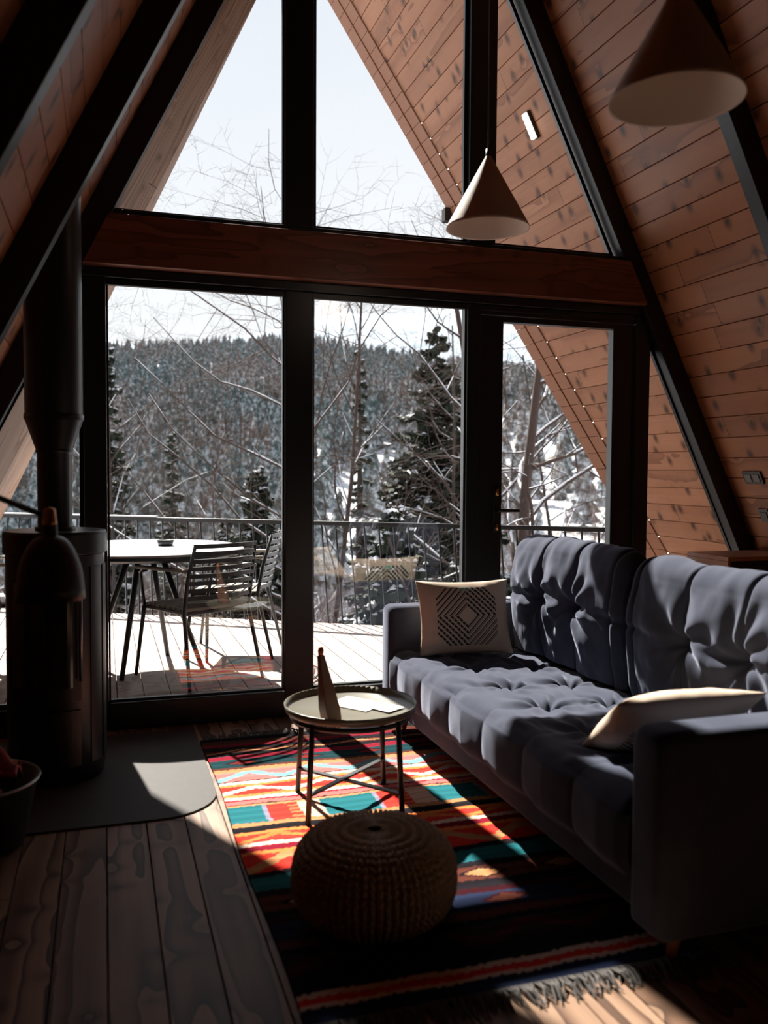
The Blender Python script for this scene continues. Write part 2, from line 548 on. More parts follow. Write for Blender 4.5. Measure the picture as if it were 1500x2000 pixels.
# door
d = MB()
def stile(x0, x1, z0, z1): d.box(x0, x1, D+.0, D+.06, z0, z1)
stile(2.105, 2.255, .03, 2.275); stile(3.0, 3.145, .03, 2.275); stile(2.255, 3.0, 2.242, 2.275); stile(2.255, 3.0, .03, .22)
door = struct(d.build('door_1', M['frame'], bevel=.004))
g = MB(); g.add([(2.255, D+.03, .22), (3.0, D+.03, .22), (3.0, D+.03, 2.242), (2.255, D+.03, 2.242)], [(0,1,2,3)])
g.build('glass', M['glass'], door)
hb = MB(); hb.box(2.195, 2.235, D-.012, D+.001, 1.0, 1.27); p = hb.build('handle_plate', M['black'], door, bevel=.004)
for z_ in (1.235, 1.03):
    hb = MB(); hb.lathe([(0, -.02), (.010, -.02), (.010, .02), (0, .02)], 16, (2.215, D-.018, z_)); hb.build('lock_cylinder', M['brass'], p, smooth=True)['label'] = 'brass lock cylinder'
hb = MB(); hb.tube([(2.215, D-.012, 1.13), (2.215, D-.06, 1.13)], .011, 10); hb.tube([(2.205, D-.06, 1.13), (2.34, D-.062, 1.128)], .011, 10)
hb.build('handle', M['black'], door, smooth=True)

# ------------------------------------------------------------------ roof overhang outside
YB = D+.085
RE = lambda z: 5.79+.287*z
b = MB(); plank_surface(b, PR+.015, -1, .0, ZTOP+.02, lambda z: YB, lambda z: RE(z)-.30, v0=60*.14)
o = struct(b.build('ceiling_overhang_right', M['soffit'], recalc=False)); o.name = 'ceiling'
b = MB()
def strip(b, X0, sg, z0, z1, ya, yb, off, th):
    nx = Vector((sg, 0, -K)).normalized()
    V = []
    for z in (z0, z1):
        for y in (ya(z), yb(z)):
            p = Vector((X0+sg*K*z, y, z)); V += [p-nx*(off-th), p-nx*off]
    b.add(V, [(0,2,6,4), (1,5,7,3), (0,4,5,1), (2,3,7,6), (0,1,3,2), (4,6,7,5)])
# edge boards: short boards on both trims
cs = math.sqrt(1+K*K)
zz = 0.02
while zz < ZTOP-.1:
    z2 = zz+.136/cs
    strip(b, PR+.015, -1, zz, z2, lambda z: RE(z)-.32, lambda z: RE(z)-.16, .008, .02)
    strip(b, PR+.015, -1, zz, z2, lambda z: RE(z)-.155, lambda z: RE(z), .0, .02)
    zz += .14/cs
strip(b, PR+.015, -1, 0, ZTOP, lambda z: RE(z)-.32, lambda z: RE(z)-.005, .02, .0)
strip(b, PR+.015, -1, 0, ZTOP, lambda z: RE(z)-.32, lambda z: RE(z)-.0, .17, .15)
struct(b.build('trim_30', M['soffit']))
# left overhang
b = MB()
XL = -1.15
LE = lambda z: 6.54-.385*z
zt = 4.25
YS = 4.98
for i in range(30):          # splayed first boards between the facade rafter and the soffit
    za, zb_ = zt*i/30, zt*(i+1)/30
    A = [(-1.272+K*za, D+.045, za), (XL+K*za, YS, za), (XL+K*zb_, YS, zb_), (-1.272+K*zb_, D+.045, zb_)]
    b.add(A, [(0,1,2,3)], [[(za*1.1, 2.11), (za*1.1, 2.33), (zb_*1.1, 2.33), (zb_*1.1, 2.11)]])
def along(b, w):              # boards of the soffit run up the slope
    y = YS
    while y < 6.6:
        y2 = y+w
        def zm(yy): return max(0.02, min(zt, (6.54-yy)/.385))
        Aa = [(XL, y+.002, 0), (XL, y2-.002, 0), (XL+K*zm(y2), y2-.002, zm(y2)), (XL+K*zm(y), y+.002, zm(y))]
        b.add(Aa, [(0,1,2,3)], [[(0, y), (0, y2), (zm(y2)*1.1, y2), (zm(y)*1.1, y)]])
        y = y2
along(b, .15)
nx_l = Vector((1, 0, -K)).normalized()
V_ = [Vector(p_)-nx_l*o_ for o_ in (.006, .16) for p_ in ((XL, YS, 0), (XL, LE(0), 0), (XL+K*zt, LE(zt), zt), (XL+K*zt, YS+.01, zt))]
b.add(V_, [(0,1,2,3), (7,6,5,4), (0,4,5,1), (1,5,6,2), (2,6,7,3), (3,7,4,0)])
o = struct(b.build('ceiling', M['soffit_pale'], recalc=False))
# rows of little lights on the right soffit
nx = Vector((-1, 0, -K)).normalized()
for nm, dy, lab in (('string_lights', .0, 'row of tiny lights along the outer edge of the right soffit'), ('string_lights', -.34, 'row of tiny lights on the soffit planks, inner of the two rows')):
    t = None
    wv = MB(); pts = []
    for i in range(44):
        z = .5+i*.14/cs
        y = RE(z)+dy-(.01 if dy == 0 else 0)
        pts.append(Vector((PR+.015-K*z, y, z))+nx*.012)
    wv.tube(pts[::3]+[pts[-1]], .0015, 4)
    t = wv.build(nm, M['cord']); tag(t, lab, 'string lights', 'rows of tiny lights on the soffit')
    sb = MB(); sb.lathe([(0, -.005), (.0045, -.002), (.0045, .002), (0, .005)], 8)
    s0 = None
    for i in range(2, 30 if dy else 36):
        if s0 is None: s0 = sb.build('bulb', M['bulb'], t); s0.location = pts[i]
        else:
            c = s0.copy(); COL.objects.link(c); c.parent = t; c.location = pts[i]
# wall lamp on the soffit
z = 3.63; y = 5.23
t = thing('outdoor_wall_lamp', 'lit slim bar lamp on the outer wooden soffit behind upper glass', 'lamp', Vector((PR+.015-K*z, y, z)))
dv = Vector((K, 0, -1)).normalized()
b = MB(); b.beam(dv*-.09+nx*.012, dv*.09+nx*.012, .05, .024, nx); b.build('lamp_base', M['frame'], t)
b = MB(); b.beam(dv*-.085+nx*.035, dv*.085+nx*.035, .04, .024, nx); b.build('diffuser', M['lampglow'], t, bevel=.006)
z = 3.52; t = thing('floodlight', 'small black lamp bracket at the outer soffit edge beside the pendant', 'lamp', Vector((PR-K*z, RE(z)-.02, z)))
b = MB(); b.box(-.05, .03, -.03, .05, -.10, .01); b.build('lamp_head', M['black'], t, bevel=.004)
b = MB(); b.box(-.005, .05, 0, .02, -.02, .04); b.build('bracket', M['frame'], t)

# sockets on the right wall
def on_right(y, z): return Vector((PR-K*z, y, z))
def plate(name, y, z, w, h, lab, mods):
    t = thing(name, lab, 'socket', on_right(y, z))
    cs_ = Vector((-K, 0, 1)).normalized()
    b = MB(); b.beam(cs_*(-h/2)+nx*.006, cs_*(h/2)+nx*.006, w, .012, nx); b.build('plate', M['socket'], t, bevel=.003)
    for k in range(mods):
        yy = (k-(mods-1)/2)*.07
        b = MB(); b.beam(cs_*(-.025)+nx*.013+Vector((0, yy, 0)), cs_*.025+nx*.013+Vector((0, yy, 0)), .05, .006, nx); b.build('insert', M['socket_grey'] if mods > 1 else M['socket'], t)
plate('wall_socket', 4.42, 1.335, .16, .085, 'black double socket plate on the plank wall beside the rafter, upper of two', 2)
plate('wall_socket', 4.44, 1.10, .085, .09, 'small black square switch plate on the plank wall below the double socket', 1)
# ------------------------------------------------------------------ deck outside
def edge_y(x): return 7.75-.595*x
b = MB(); w_ = .14; x = -4.0; i = 0
while x < 4.4:
    y1 = edge_y(x)
    y2 = edge_y(x+w_)
    V = [(x+.003, YB-.05, DECK), (x+w_-.003, YB-.05, DECK), (x+w_-.003, y2, DECK), (x+.003, y1, DECK)]
    uv = [(0, i*w_+.003), (0, i*w_+w_-.003), (y2, i*w_+w_-.003), (y1, i*w_+.003)]
    b.add(V, [(0,1,2,3)], [uv])
    V = [(x+.003, YB-.05, DECK), (x+.003, y1, DECK), (x+.003, y1, DECK-.03), (x+.003, YB-.05, DECK-.03)]
    b.add(V, [(0,1,2,3)])
    V = [(x+w_-.003, YB-.05, DECK), (x+w_-.003, y2, DECK), (x+w_-.003, y2, DECK-.03), (x+w_-.003, YB-.05, DECK-.03)]
    b.add(V, [(0,1,2,3)])
    x += w_; i += 1
V = [(-4, YB-.05, DECK-.03), (4.4, YB-.05, DECK-.03), (4.4, edge_y(4.4)-.02, DECK-.03), (-4, edge_y(-4)-.02, DECK-.03),
     (-4, YB-.05, DECK-.25), (4.4, YB-.05, DECK-.25), (4.4, edge_y(4.4)-.02, DECK-.25), (-4, edge_y(-4)-.02, DECK-.25)]
b.add(V, [(0,1,2,3), (4,7,6,5), (0,4,5,1), (1,5,6,2), (2,6,7,3), (3,7,4,0)])
deck = b.build('terrace_deck', M['deck'], recalc=False); struct(deck)
for px_, py_ in ((-3.5, 8.5), (-1, 8), (1.5, 6.5), (3.8, 5.4), (-3.5, 5.5), (0, 5.4)):
    n += 1
    b = MB(); b.box(px_-.08, px_+.08, py_-.08, py_+.08, -9, DECK-.25); struct(b.build('trim_%d' % n, M['bark']))
# railing leaning outwards
rl = thing('deck_railing', 'black metal railing leaning outward round the snowy deck edge', 'railing', (0, 0, 0))
RA, RB = Vector((-3.6, edge_y(-3.6)+.62, .93)), Vector((4.1, edge_y(4.1)+.52, .93))
RA = Vector((-3.6, 10.60, .93)); RB = Vector((3.75, 5.60, .93))
b = MB(); b.beam(RA, RB, .05, .035); b.build('handrail', M['frame'], rl, bevel=.004)
sn = MB(); 
import random as _r
_r.seed(3)
dd = RB-RA
sn.beam(RA+dd*.1+Vector((0, 0, .023)), RA+dd*.55+Vector((0, 0, .023)), .042, .012); o = sn.build('snow_cap', M['snow'], rl); o['label'] = 'thin snow on the handrail'
LA, LB = Vector((-3.6, edge_y(-3.6), DECK-.02)), Vector((3.75, edge_y(3.75), DECK-.02))
b = MB(); b.beam(LA, LB, .03, .03); b.build('bottom_rail', M['frame'], rl)
N = 72
rod = None
for i in range(N+1):
    f = i/N
    a = LA.lerp(LB, f); c = RA.lerp(RB, f)
    m = MB(); m.tube([a, c], .008, 5); m.build('baluster', M['frame'], rl)

# outdoor table
T = Vector((.24, 5.52, DECK))
t = thing('outdoor_table', 'round outdoor table with snow-white top and dark splayed legs on deck', 'table', T)
b = MB(); b.lathe([(0, .70), (.57, .70), (.60, .715), (.60, .73), (0, .731)], 64); b.build('tabletop', M['chairmetal'], t, smooth=False)
b = MB()
b.lathe([(.595, .7315), (.592, .742), (.57, .748), (.0, .750)], 64); b.build('snow_cover', M['snow'], t, smooth=True)['label'] = 'thin even snow layer'
for k in range(4):
    a = PI/4+k*PI/2+.35
    b = MB(); b.tube([(.10*math.cos(a), .10*math.sin(a), .70), (.36*math.cos(a), .36*math.sin(a), .0)], [.02, .014], 8); b.build('leg', M['chairmetal'], t, smooth=True)
b = MB(); b.box(-.16, .16, -.16, .16, .66, .70); b.build('under_frame', M['chairmetal'], t)
t = tag(MB().lathe([(0, 0), (.045, 0), (.052, .035), (.046, .035), (.04, .01), (0, .01)], 20).build('ashtray', M['chairmetal'], smooth=True), 'small dark ashtray on the snowy outdoor table', 'ashtray'); t.location = (.36, 5.52, DECK+.751)

def make_chair(label, loc, rz, snow=False):
    t = thing('slatted_armchair', label, 'chair', loc, rz, 'slatted chairs on the deck')
    # local: facing +Y (front), back at -Y
    wd, dp = .26, .25
    for sx in (-1, 1):
        b = MB(); b.tube([(sx*.22, .22, .42), (sx*.25, .27, 0)], [.013, .010], 8); b.build('leg', M['chairmetal'], t, smooth=True)
        b = MB(); b.tube([(sx*.25, -.30, 0), (sx*.22, -.2, .42), (sx*.22, -.235, .60), (sx*.205, -.29, .80)], [.010, .013, .012, .010], 8)
        b.build('leg', M['chairmetal'], t, smooth=True)
        b = MB(); b.tube([(sx*.22, .22, .42), (sx*.255, .20, .62), (sx*.262, .12, .645)], .011, 8); b.build('arm_support', M['chairmetal'], t, smooth=True)
        b = MB(); b.beam((sx*.262, .22, .65), (sx*.235, -.24, .66), .045, .018); b.build('armrest', M['seat'], t, bevel=.006)['label'] = 'pale wooden armrest'
    b = MB()
    b.box(-.215, .215, -.2, .22, .40, .425); b.build('seat_frame', M['chairmetal'], t, bevel=.01)
    for k in range(9):
        z = .46+k*.042
        yb = -.205-.085*((z-.44)/.36)
        m = MB()
        pts = [(-.215+.43*j/8, yb-.045*math.sin(PI*j/8), z) for j in range(9)]
        for j in range(8): m.beam(pts[j], pts[j+1], .009, .024)
        m.build('back_slat', M['slat'], t)
    for k in range(8):
        y = -.18+k*.055
        m = MB(); m.beam((-.21, y, .43), (.21, y, .43), .04, .012); m.build('seat_slat', M['seat'] if not snow else M['snow'], t)
    return t
make_chair('slatted armchair nearest the glass, back to the room, by snowy table', (.52, 5.20, DECK), R(28))
make_chair('slatted armchair seen edge-on beside the mullion, right of snowy table', (.82, 5.86, DECK), R(72))
c3 = make_chair('snow-dusted armchair at the far left side of the table, behind stove', (-.42, 5.75, DECK), R(-82), True)
# ------------------------------------------------------------------ hearth plate, stove, flue
poly = [(-.62, 3.41), (.20, 3.41)]
for k in range(1, 9):
    a = -PI/2+k*(PI/2)/8
    poly.append((.20+.24*math.cos(a), 3.65+.24*math.sin(a)))
poly += [(.44, 4.58), (-.62, 4.58)]
b = MB(); m_ = len(poly)
b.add([(x, y, 0) for x, y in poly]+[(x, y, .008) for x, y in poly], [tuple(range(m_-1, -1, -1)), tuple(range(m_, 2*m_))]+[(i, (i+1) % m_, m_+(i+1) % m_, m_+i) for i in range(m_)])
tag(b.build('hearth_plate', M['hearth'], bevel=.002), 'dark metal hearth plate with rounded corner under the stove', 'hearth plate')
SX, SY = -.205, 4.08
t = thing('wood_stove', 'tall black cylindrical wood stove standing on hearth plate', 'stove', (SX, SY, .009))
b = MB(); b.lathe([(0, 0), (.195, 0), (.20, .04), (.205, .05), (.205, .98), (0, .98)], 64); b.build('stove_body', M['stove'], t, smooth=False, bevel=.003)
b = MB(); b.lathe([(0, .981), (.212, .981), (.216, .985), (.216, 1.07), (.21, 1.08), (0, 1.08)], 64); b.build('top_plate', M['stove'], t, bevel=.003)
b = MB()   # curved front door with a frame
def arc(r, a0, a1, z0, z1, th, nn=24):
    V = []; F = []
    for i in range(nn+1):
        a = a0+(a1-a0)*i/nn
        for rr in (r, r+th):
            for z in (z0, z1): V.append((rr*math.cos(a), rr*math.sin(a), z))
    for i in range(nn):
        o = i*4
        F += [(o, o+1, o+5, o+4), (o+2, o+6, o+7, o+3), (o, o+4, o+6, o+2), (o+1, o+3, o+7, o+5)]
    F += [(0, 2, 3, 1), (nn*4, nn*4+1, nn*4+3, nn*4+2)]
    return V, F
b.add(*arc(.206, R(-150), R(-60), .36, .93, .008)); dr = b.build('stove_door', M['stove'], t)
b = MB(); b.add(*arc(.2155, R(-140), R(-70), .42, .87, .002)); o = b.build('door_glass', simple('soot_dark_glass', (.006, .006, .006), .12, spec=.8), dr)
b = MB(); b.tube([(.235*math.cos(R(-63)), .235*math.sin(R(-63)), .45), (.235*math.cos(R(-63)), .235*math.sin(R(-63)), .85)], .008, 8); b.build('handle', M['steel'], dr, smooth=True)
b = MB(); b.add(*arc(.206, R(-150), R(-60), .08, .32, .006)); b.build('ash_drawer', M['stove'], t)
for k, a in enumerate((-45, -20, 5)):
    b = MB(); b.add(*arc(.206, R(a), R(a+20), .08, .93, .003)); b.build('side_panel', M['stove'], t)
b = MB(); b.lathe([(.075, 1.08), (.072, 1.10), (.072, 1.42), (.12, 1.56), (.12, 2.76)], 48)
fp = b.build('flue_pipe', M['stove'], t, smooth=True)
for pr_ in ([(.124, 1.56), (.124, 1.585), (.12, 1.585)], [(.072, 1.415), (.077, 1.42), (.077, 1.435), (.074, 1.44)], [(.085, 1.081), (.085, 1.095), (.07, 1.095)]):
    b = MB(); b.lathe(pr_, 48); b.build('pipe_collar', M['stove'], fp, smooth=True)

# ------------------------------------------------------------------ foreground lamp on an arm (left edge)
LX = Vector((-.135, 2.42, 1.015))
t = thing('reading_lamp', 'black dome reading lamp on a slanted arm in front of stove', 'lamp', (-.52, 2.36, 0))
o0 = Vector((-.52, 2.36, 0))
b = MB(); b.lathe([(0, 0), (.13, 0), (.13, .02), (.02, .03), (0, .03)], 32); b.build('base', M['tablemetal'], t, smooth=True)
b = MB(); b.tube([(0, 0, .03), (0, 0, 1.41)], .010, 10); b.build('pole', M['tablemetal'], t, smooth=True)
hd = LX-o0
b = MB(); b.tube([(0, 0, 1.40), hd+Vector((-.02, 0, .22))], .008, 10); b.build('arm', M['tablemetal'], t, smooth=True)
pr = []
for k in range(10):
    a = k/9*PI/2
    pr.append((.018+.068*math.sin(a), .165-.165*(1-math.cos(a)) ))
pr = [(.018, .195), (.020, .175)]+pr[0:]
pr += [(.083, .0)]+[(r-.003, z-.002) for r, z in reversed(pr)]
b = MB(); b.lathe(pr, 40, hd); b.build('lamp_shade', M['tablemetal'], t, smooth=True)
b = MB(); b.lathe([(0, .24), (.014, .235), (.018, .20), (.018, .19), (0, .19)], 20, hd); b.build('lamp_cap', M['brass'], t, smooth=True)['label'] = 'brass cap'

# ------------------------------------------------------------------ bucket with firewood
t = thing('metal_bucket', 'round metal tub at the left edge holding firewood', 'bucket', (-.45, 3.36, .009))
b = MB(); b.lathe([(0, 0), (.165, 0), (.212, .225), (.219, .23), (.219, .237), (.207, .235), (.16, .012), (0, .012)], 48); b.build('tub', simple('dark_zinc', (.05, .055, .06), .4, metal=.7, var=.4), t, smooth=True)
b = MB(); b.tube([(.219*math.cos(k*2*PI/40), .219*math.sin(k*2*PI/40), .235) for k in range(41)], .006, 6, cap=False); b.build('rim', M['steel'], t, smooth=True)
def log(label, a, c, r):
    b = MB(); b.tube([a, Vector(a).lerp(Vector(c), .5)+Vector((.005, 0, .004)), c], [r, r*1.05, r*.95], 7)
    tag(b.build('firewood_log', M['log']), label, 'firewood', 'firewood in the metal tub')
log('split firewood log leaning up at the back of the tub', (-.47, 3.37, .04), (-.52, 3.44, .36), .045)
log('split firewood log lying low across the front of the tub', (-.55, 3.28, .17), (-.35, 3.26, .20), .04)
log('split firewood log standing at the tub side nearest the stove', (-.39, 3.39, .05), (-.35, 3.45, .28), .042)
def cl(u, v):
    x = -.59+.29*u; y = 3.25+.23*v
    return (x, y, .262+.05*math.sin(5*u+2)*math.cos(4*v)+.05*(1-u)+.018*math.sin(17*u+9*v))
b = MB(); b.grid(cl, 30, 24)
o = b.build('red_cloth', M['red'], smooth=True); md = o.modifiers.new('s', 'SOLIDIFY'); md.thickness = .012
tag(o, 'crumpled dark red cloth on top of the firewood tub', 'cloth')

# ------------------------------------------------------------------ kilim rug
RX0, RX1, RY0, RY1 = .452, 1.60, 2.0, 4.34
rug_cols = {}
def hx(r, g, b_): return tuple((c/255)**2.2 for c in (r, g, b_))
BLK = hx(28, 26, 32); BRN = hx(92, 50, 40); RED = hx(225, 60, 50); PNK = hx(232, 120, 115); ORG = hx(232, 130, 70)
TEA = hx(40, 112, 120); CRM = hx(235, 205, 185); NVY = hx(35, 45, 70); TAN = hx(200, 140, 95); WIN = hx(140, 30, 50); LTB = hx(130, 175, 185)
bands = []   # (y_hi, y_lo, kind, colours) from far end to near end
def B(h, k, *c): bands.append((h, k, c))
B(.05, 's', BLK); B(.06, 's', BRN); B(.03, 's', WIN); B(.05, 's', BLK); B(.05, 'z', BRN, TAN); B(.04, 's', BLK)  # far-end bands darkened in colour to stand for the shadow there
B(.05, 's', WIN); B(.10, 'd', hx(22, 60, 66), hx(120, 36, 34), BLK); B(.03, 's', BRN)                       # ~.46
B(.035, 's', TAN); B(.115, 'z', PNK, LTB); B(.015, 's', BLK); B(.03, 's', CRM); B(.03, 's', ORG); B(.09, 'z', RED, CRM)
B(.03, 's', ORG); B(.03, 's', CRM); B(.02, 's', WIN); B(.03, 's', PNK); B(.012, 's', BLK)
B(.02, 's', TAN); B(.17, 'c', TEA, RED, CRM); B(.03, 's', TAN); B(.05, 's', BLK)
B(.03, 's', ORG); B(.07, 'z', RED, ORG); B(.03, 's', CRM); B(.04, 's', WIN); B(.03, 's', ORG); B(.13, 'z', RED, TAN); B(.04, 's', BLK)
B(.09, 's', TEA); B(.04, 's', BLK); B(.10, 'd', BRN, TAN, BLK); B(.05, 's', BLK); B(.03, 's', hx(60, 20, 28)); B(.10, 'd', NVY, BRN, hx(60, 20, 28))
B(.05, 's', BRN); B(.03, 's', BLK); B(.10, 'z', hx(50, 34, 32), hx(80, 30, 34)); B(.04, 's', BLK); B(.05, 's', BLK); B(.02, 's', CRM); B(.03, 's', RED); B(.015, 's', CRM); B(.2, 's', NVY)  # near-end bands toned down as well, shade put into the weave colours
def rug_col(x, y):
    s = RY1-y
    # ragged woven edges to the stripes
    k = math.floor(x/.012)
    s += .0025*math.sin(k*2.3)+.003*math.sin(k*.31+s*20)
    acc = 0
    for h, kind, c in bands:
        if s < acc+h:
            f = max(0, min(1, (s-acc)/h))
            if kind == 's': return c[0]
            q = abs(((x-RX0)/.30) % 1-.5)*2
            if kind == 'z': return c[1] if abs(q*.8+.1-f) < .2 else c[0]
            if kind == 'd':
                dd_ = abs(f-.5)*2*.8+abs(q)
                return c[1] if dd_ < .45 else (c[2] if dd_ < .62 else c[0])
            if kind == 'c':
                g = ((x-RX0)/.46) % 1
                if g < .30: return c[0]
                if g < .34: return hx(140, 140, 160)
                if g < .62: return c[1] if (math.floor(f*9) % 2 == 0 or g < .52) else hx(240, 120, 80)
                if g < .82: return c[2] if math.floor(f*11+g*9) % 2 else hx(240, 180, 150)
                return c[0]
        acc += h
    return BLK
b = MB(); NU, NV = 190, 420
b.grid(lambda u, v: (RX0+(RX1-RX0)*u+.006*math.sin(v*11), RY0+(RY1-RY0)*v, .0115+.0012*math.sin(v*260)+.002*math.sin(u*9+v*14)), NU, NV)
b.V += [(RX0+.006*math.sin(v*11), RY0+(RY1-RY0)*v, .0005) for v in [j/(NV-1) for j in range(NV)]]
base = NU*NV
for j in range(NV-1): b.F.append((j+1, j, base+j, base+j+1)); b.UV.append(None)
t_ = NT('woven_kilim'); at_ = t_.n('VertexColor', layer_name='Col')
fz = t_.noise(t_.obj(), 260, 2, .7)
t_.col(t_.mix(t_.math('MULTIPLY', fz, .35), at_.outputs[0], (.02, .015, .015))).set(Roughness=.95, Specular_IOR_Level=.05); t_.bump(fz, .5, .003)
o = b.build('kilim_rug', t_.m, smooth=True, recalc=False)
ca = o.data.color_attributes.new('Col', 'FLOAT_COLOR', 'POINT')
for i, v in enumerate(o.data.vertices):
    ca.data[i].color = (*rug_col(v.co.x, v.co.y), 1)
tag(o, 'colourful striped kilim rug on the floor boards under table and pouf', 'rug')
rug = o
random.seed(5)
for yy, sg in ((RY1, 1), (RY0, -1)):
    b = MB()
    for i in range(150):
        x = RX0+.01+(RX1-RX0-.02)*i/149
        l = random.uniform(.05, .10); dx = random.uniform(-.03, .03)
        p = [(x, yy, .012), (x+dx*.4, yy+sg*l*.5, .012+random.uniform(0, .012)), (x+dx, yy+sg*l, .006)]
        b.tube(p, [.0035, .004, .002], 4)
    b.build('fringe', simple('rug_fringe', (.10, .09, .085), .95), rug)

# ------------------------------------------------------------------ coffee table
TC = Vector((.937, 3.335, .013))
t = thing('side_table', 'small round tray table with dark metal legs on the rug', 'table', TC)
b = MB(); b.lathe([(0, .385), (.255, .385), (.262, .39), (.266, .415), (.263, .417), (.258, .395), (.252, .391), (0, .391)], 72); b.build('tray_top', M['tray'], t, smooth=True)
b = MB(); b.tube([(.235*math.cos(k*2*PI/48), .235*math.sin(k*2*PI/48), .365) for k in range(49)], .010, 8, cap=False); b.build('ring_frame', M['tablemetal'], t, smooth=True)
angs = [R(131), R(217), R(305), R(41)]
for a in angs:
    b = MB(); b.tube([(.238*math.cos(a), .238*math.sin(a), .384), (.262*math.cos(a), .262*math.sin(a), .0)], .011, 10); b.build('leg', M['tablemetal'], t, smooth=True)
for i in (0, 1):
    a, c = angs[i], angs[i+2]
    b = MB(); b.beam((.257*math.cos(a), .257*math.sin(a), .098+.012*i), (.257*math.cos(c), .257*math.sin(c), .098+.012*i), .022, .008); b.build('cross_brace', M['tablemetal'], t)
TZ = TC.z+.3915
# slim tapering brown object
b = MB()
lean = Vector((-.045, .01, 0))
V = []
for (z, wx, wy) in ((0, .032, .024), (.05, .034, .025), (.12, .027, .019), (.20, .018, .012), (.255, .012, .009)):
    o_ = lean*(z/.255)
    for i, j in ((-1, -1), (1, -1), (1, 1), (-1, 1)): V.append((o_.x+i*wx, o_.y+j*wy, z))
F = [(3, 2, 1, 0), (16, 17, 18, 19)]
for i in range(4):
    for k in range(4):
        F.append((i*4+k, i*4+(k+1) % 4, i*4+4+(k+1) % 4, i*4+4+k))
b.add(V, F)
t = thing('tapered_ornament', 'slim tapering brown ornament with orange tip standing on tray table', 'ornament', (.820, 3.185, TZ), R(25))
b.build('body', M['kraft'], t, bevel=.003)
b = MB(); b.lathe([(0, .254), (.010, .256), (.012, .272), (.009, .284), (0, .288)], 14, (lean.x, lean.y, 0)); b.build('tip', M['orange'], t, smooth=True)
def sheet(name, label, cat, c, sx, sy, rz, th, z):
    b = MB(); b.box(-sx/2, sx/2, -sy/2, sy/2, 0, th)
    o = b.build(name, M['paper']); o.location = (c[0], c[1], z); o.rotation_euler = (0, 0, rz); tag(o, label, cat)
sheet('white_booklet', 'larger white paper booklet lying on tray table behind the ornament', 'booklet', (.975, 3.375), .15, .20, R(38), .004, TZ)
sheet('white_card', 'small white card overlapping the booklet on tray table', 'card', (1.075, 3.27), .10, .09, R(32), .002, TZ+.0045)

# ------------------------------------------------------------------ knitted pouf
PC = Vector((.768, 2.46, .013))
NC = 34; ST = 21
def pouf(u, v):
    th = u*2*PI; t_ = v
    ph = -PI/2+.02+t_*(PI-.04)
    c, s = math.cos(ph), math.sin(ph)
    rr = .232*abs(c)**.62; zz = .138+.130*(abs(s)**.80)*(1 if s > 0 else -1)
    sk = th+.0*t_
    col = u*NC; lu = (col-math.floor(col))*2-1
    k = t_*ST*2+.9*abs(lu)
    h = .021*max(0, abs(math.sin(PI*abs(lu)*.999+.0)))**.6*(.45+.55*abs(math.sin(PI*k/2*1.0)))
    fade = min(1, abs(c)*1.6)
    h *= .35+.65*fade
    nx_, nz_ = abs(c)**1.2, s
    ln = math.hypot(nx_, nz_) or 1
    rr += h*nx_/ln; zz += h*nz_/ln
    return (rr*math.cos(th), rr*math.sin(th), max(0, zz-.008))
b = MB(); b.grid(pouf, NC*14+1, 210)
o = b.build('knitted_pouf', simple('beige_cotton_knit', (.58, .48, .38), .95, bump=.4, bscale=300, var=.25), smooth=True)
o.location = PC; tag(o, 'round chunky-knit beige pouf standing on the rug', 'pouf')

# ------------------------------------------------------------------ pendant lamps
def pendant(loc, label, rz=0, tilt=0):
    t = thing('pendant_lamp', label, 'lamp', loc, 0, 'cone pendant lamps under the ridge')
    b = MB(); b.lathe([(.012, .30), (.02, .285), (.172, .012), (.175, 0), (.170, .003), (.016, .28)], 64); b.build('lamp_shade', M['shade'], t, smooth=True)
    b = MB(); b.tube([(0, 0, .28), (0, 0, .33)], .012, 12); b.build('cable_grip', M['cord'], t, smooth=True)
    b = MB(); b.tube([(0, 0, .32), (0, 0, 5.62-loc[2])], .004, 8); b.build('cable', M['cord'], t, smooth=True)
    b = MB(); b.lathe([(0, .10), (.022, .115), (.03, .145), (.022, .18), (.014, .20), (.014, .28), (0, .28)], 20); b.build('light_bulb', M['white'], t, smooth=True)
pendant((1.545, 3.40, 2.375), 'beige cone pendant lamp hanging before the window beam, lit along its left side')
pendant((1.455, 2.01, 2.34), 'blurred beige cone pendant lamp in the foreground, before the plank wall at upper right')
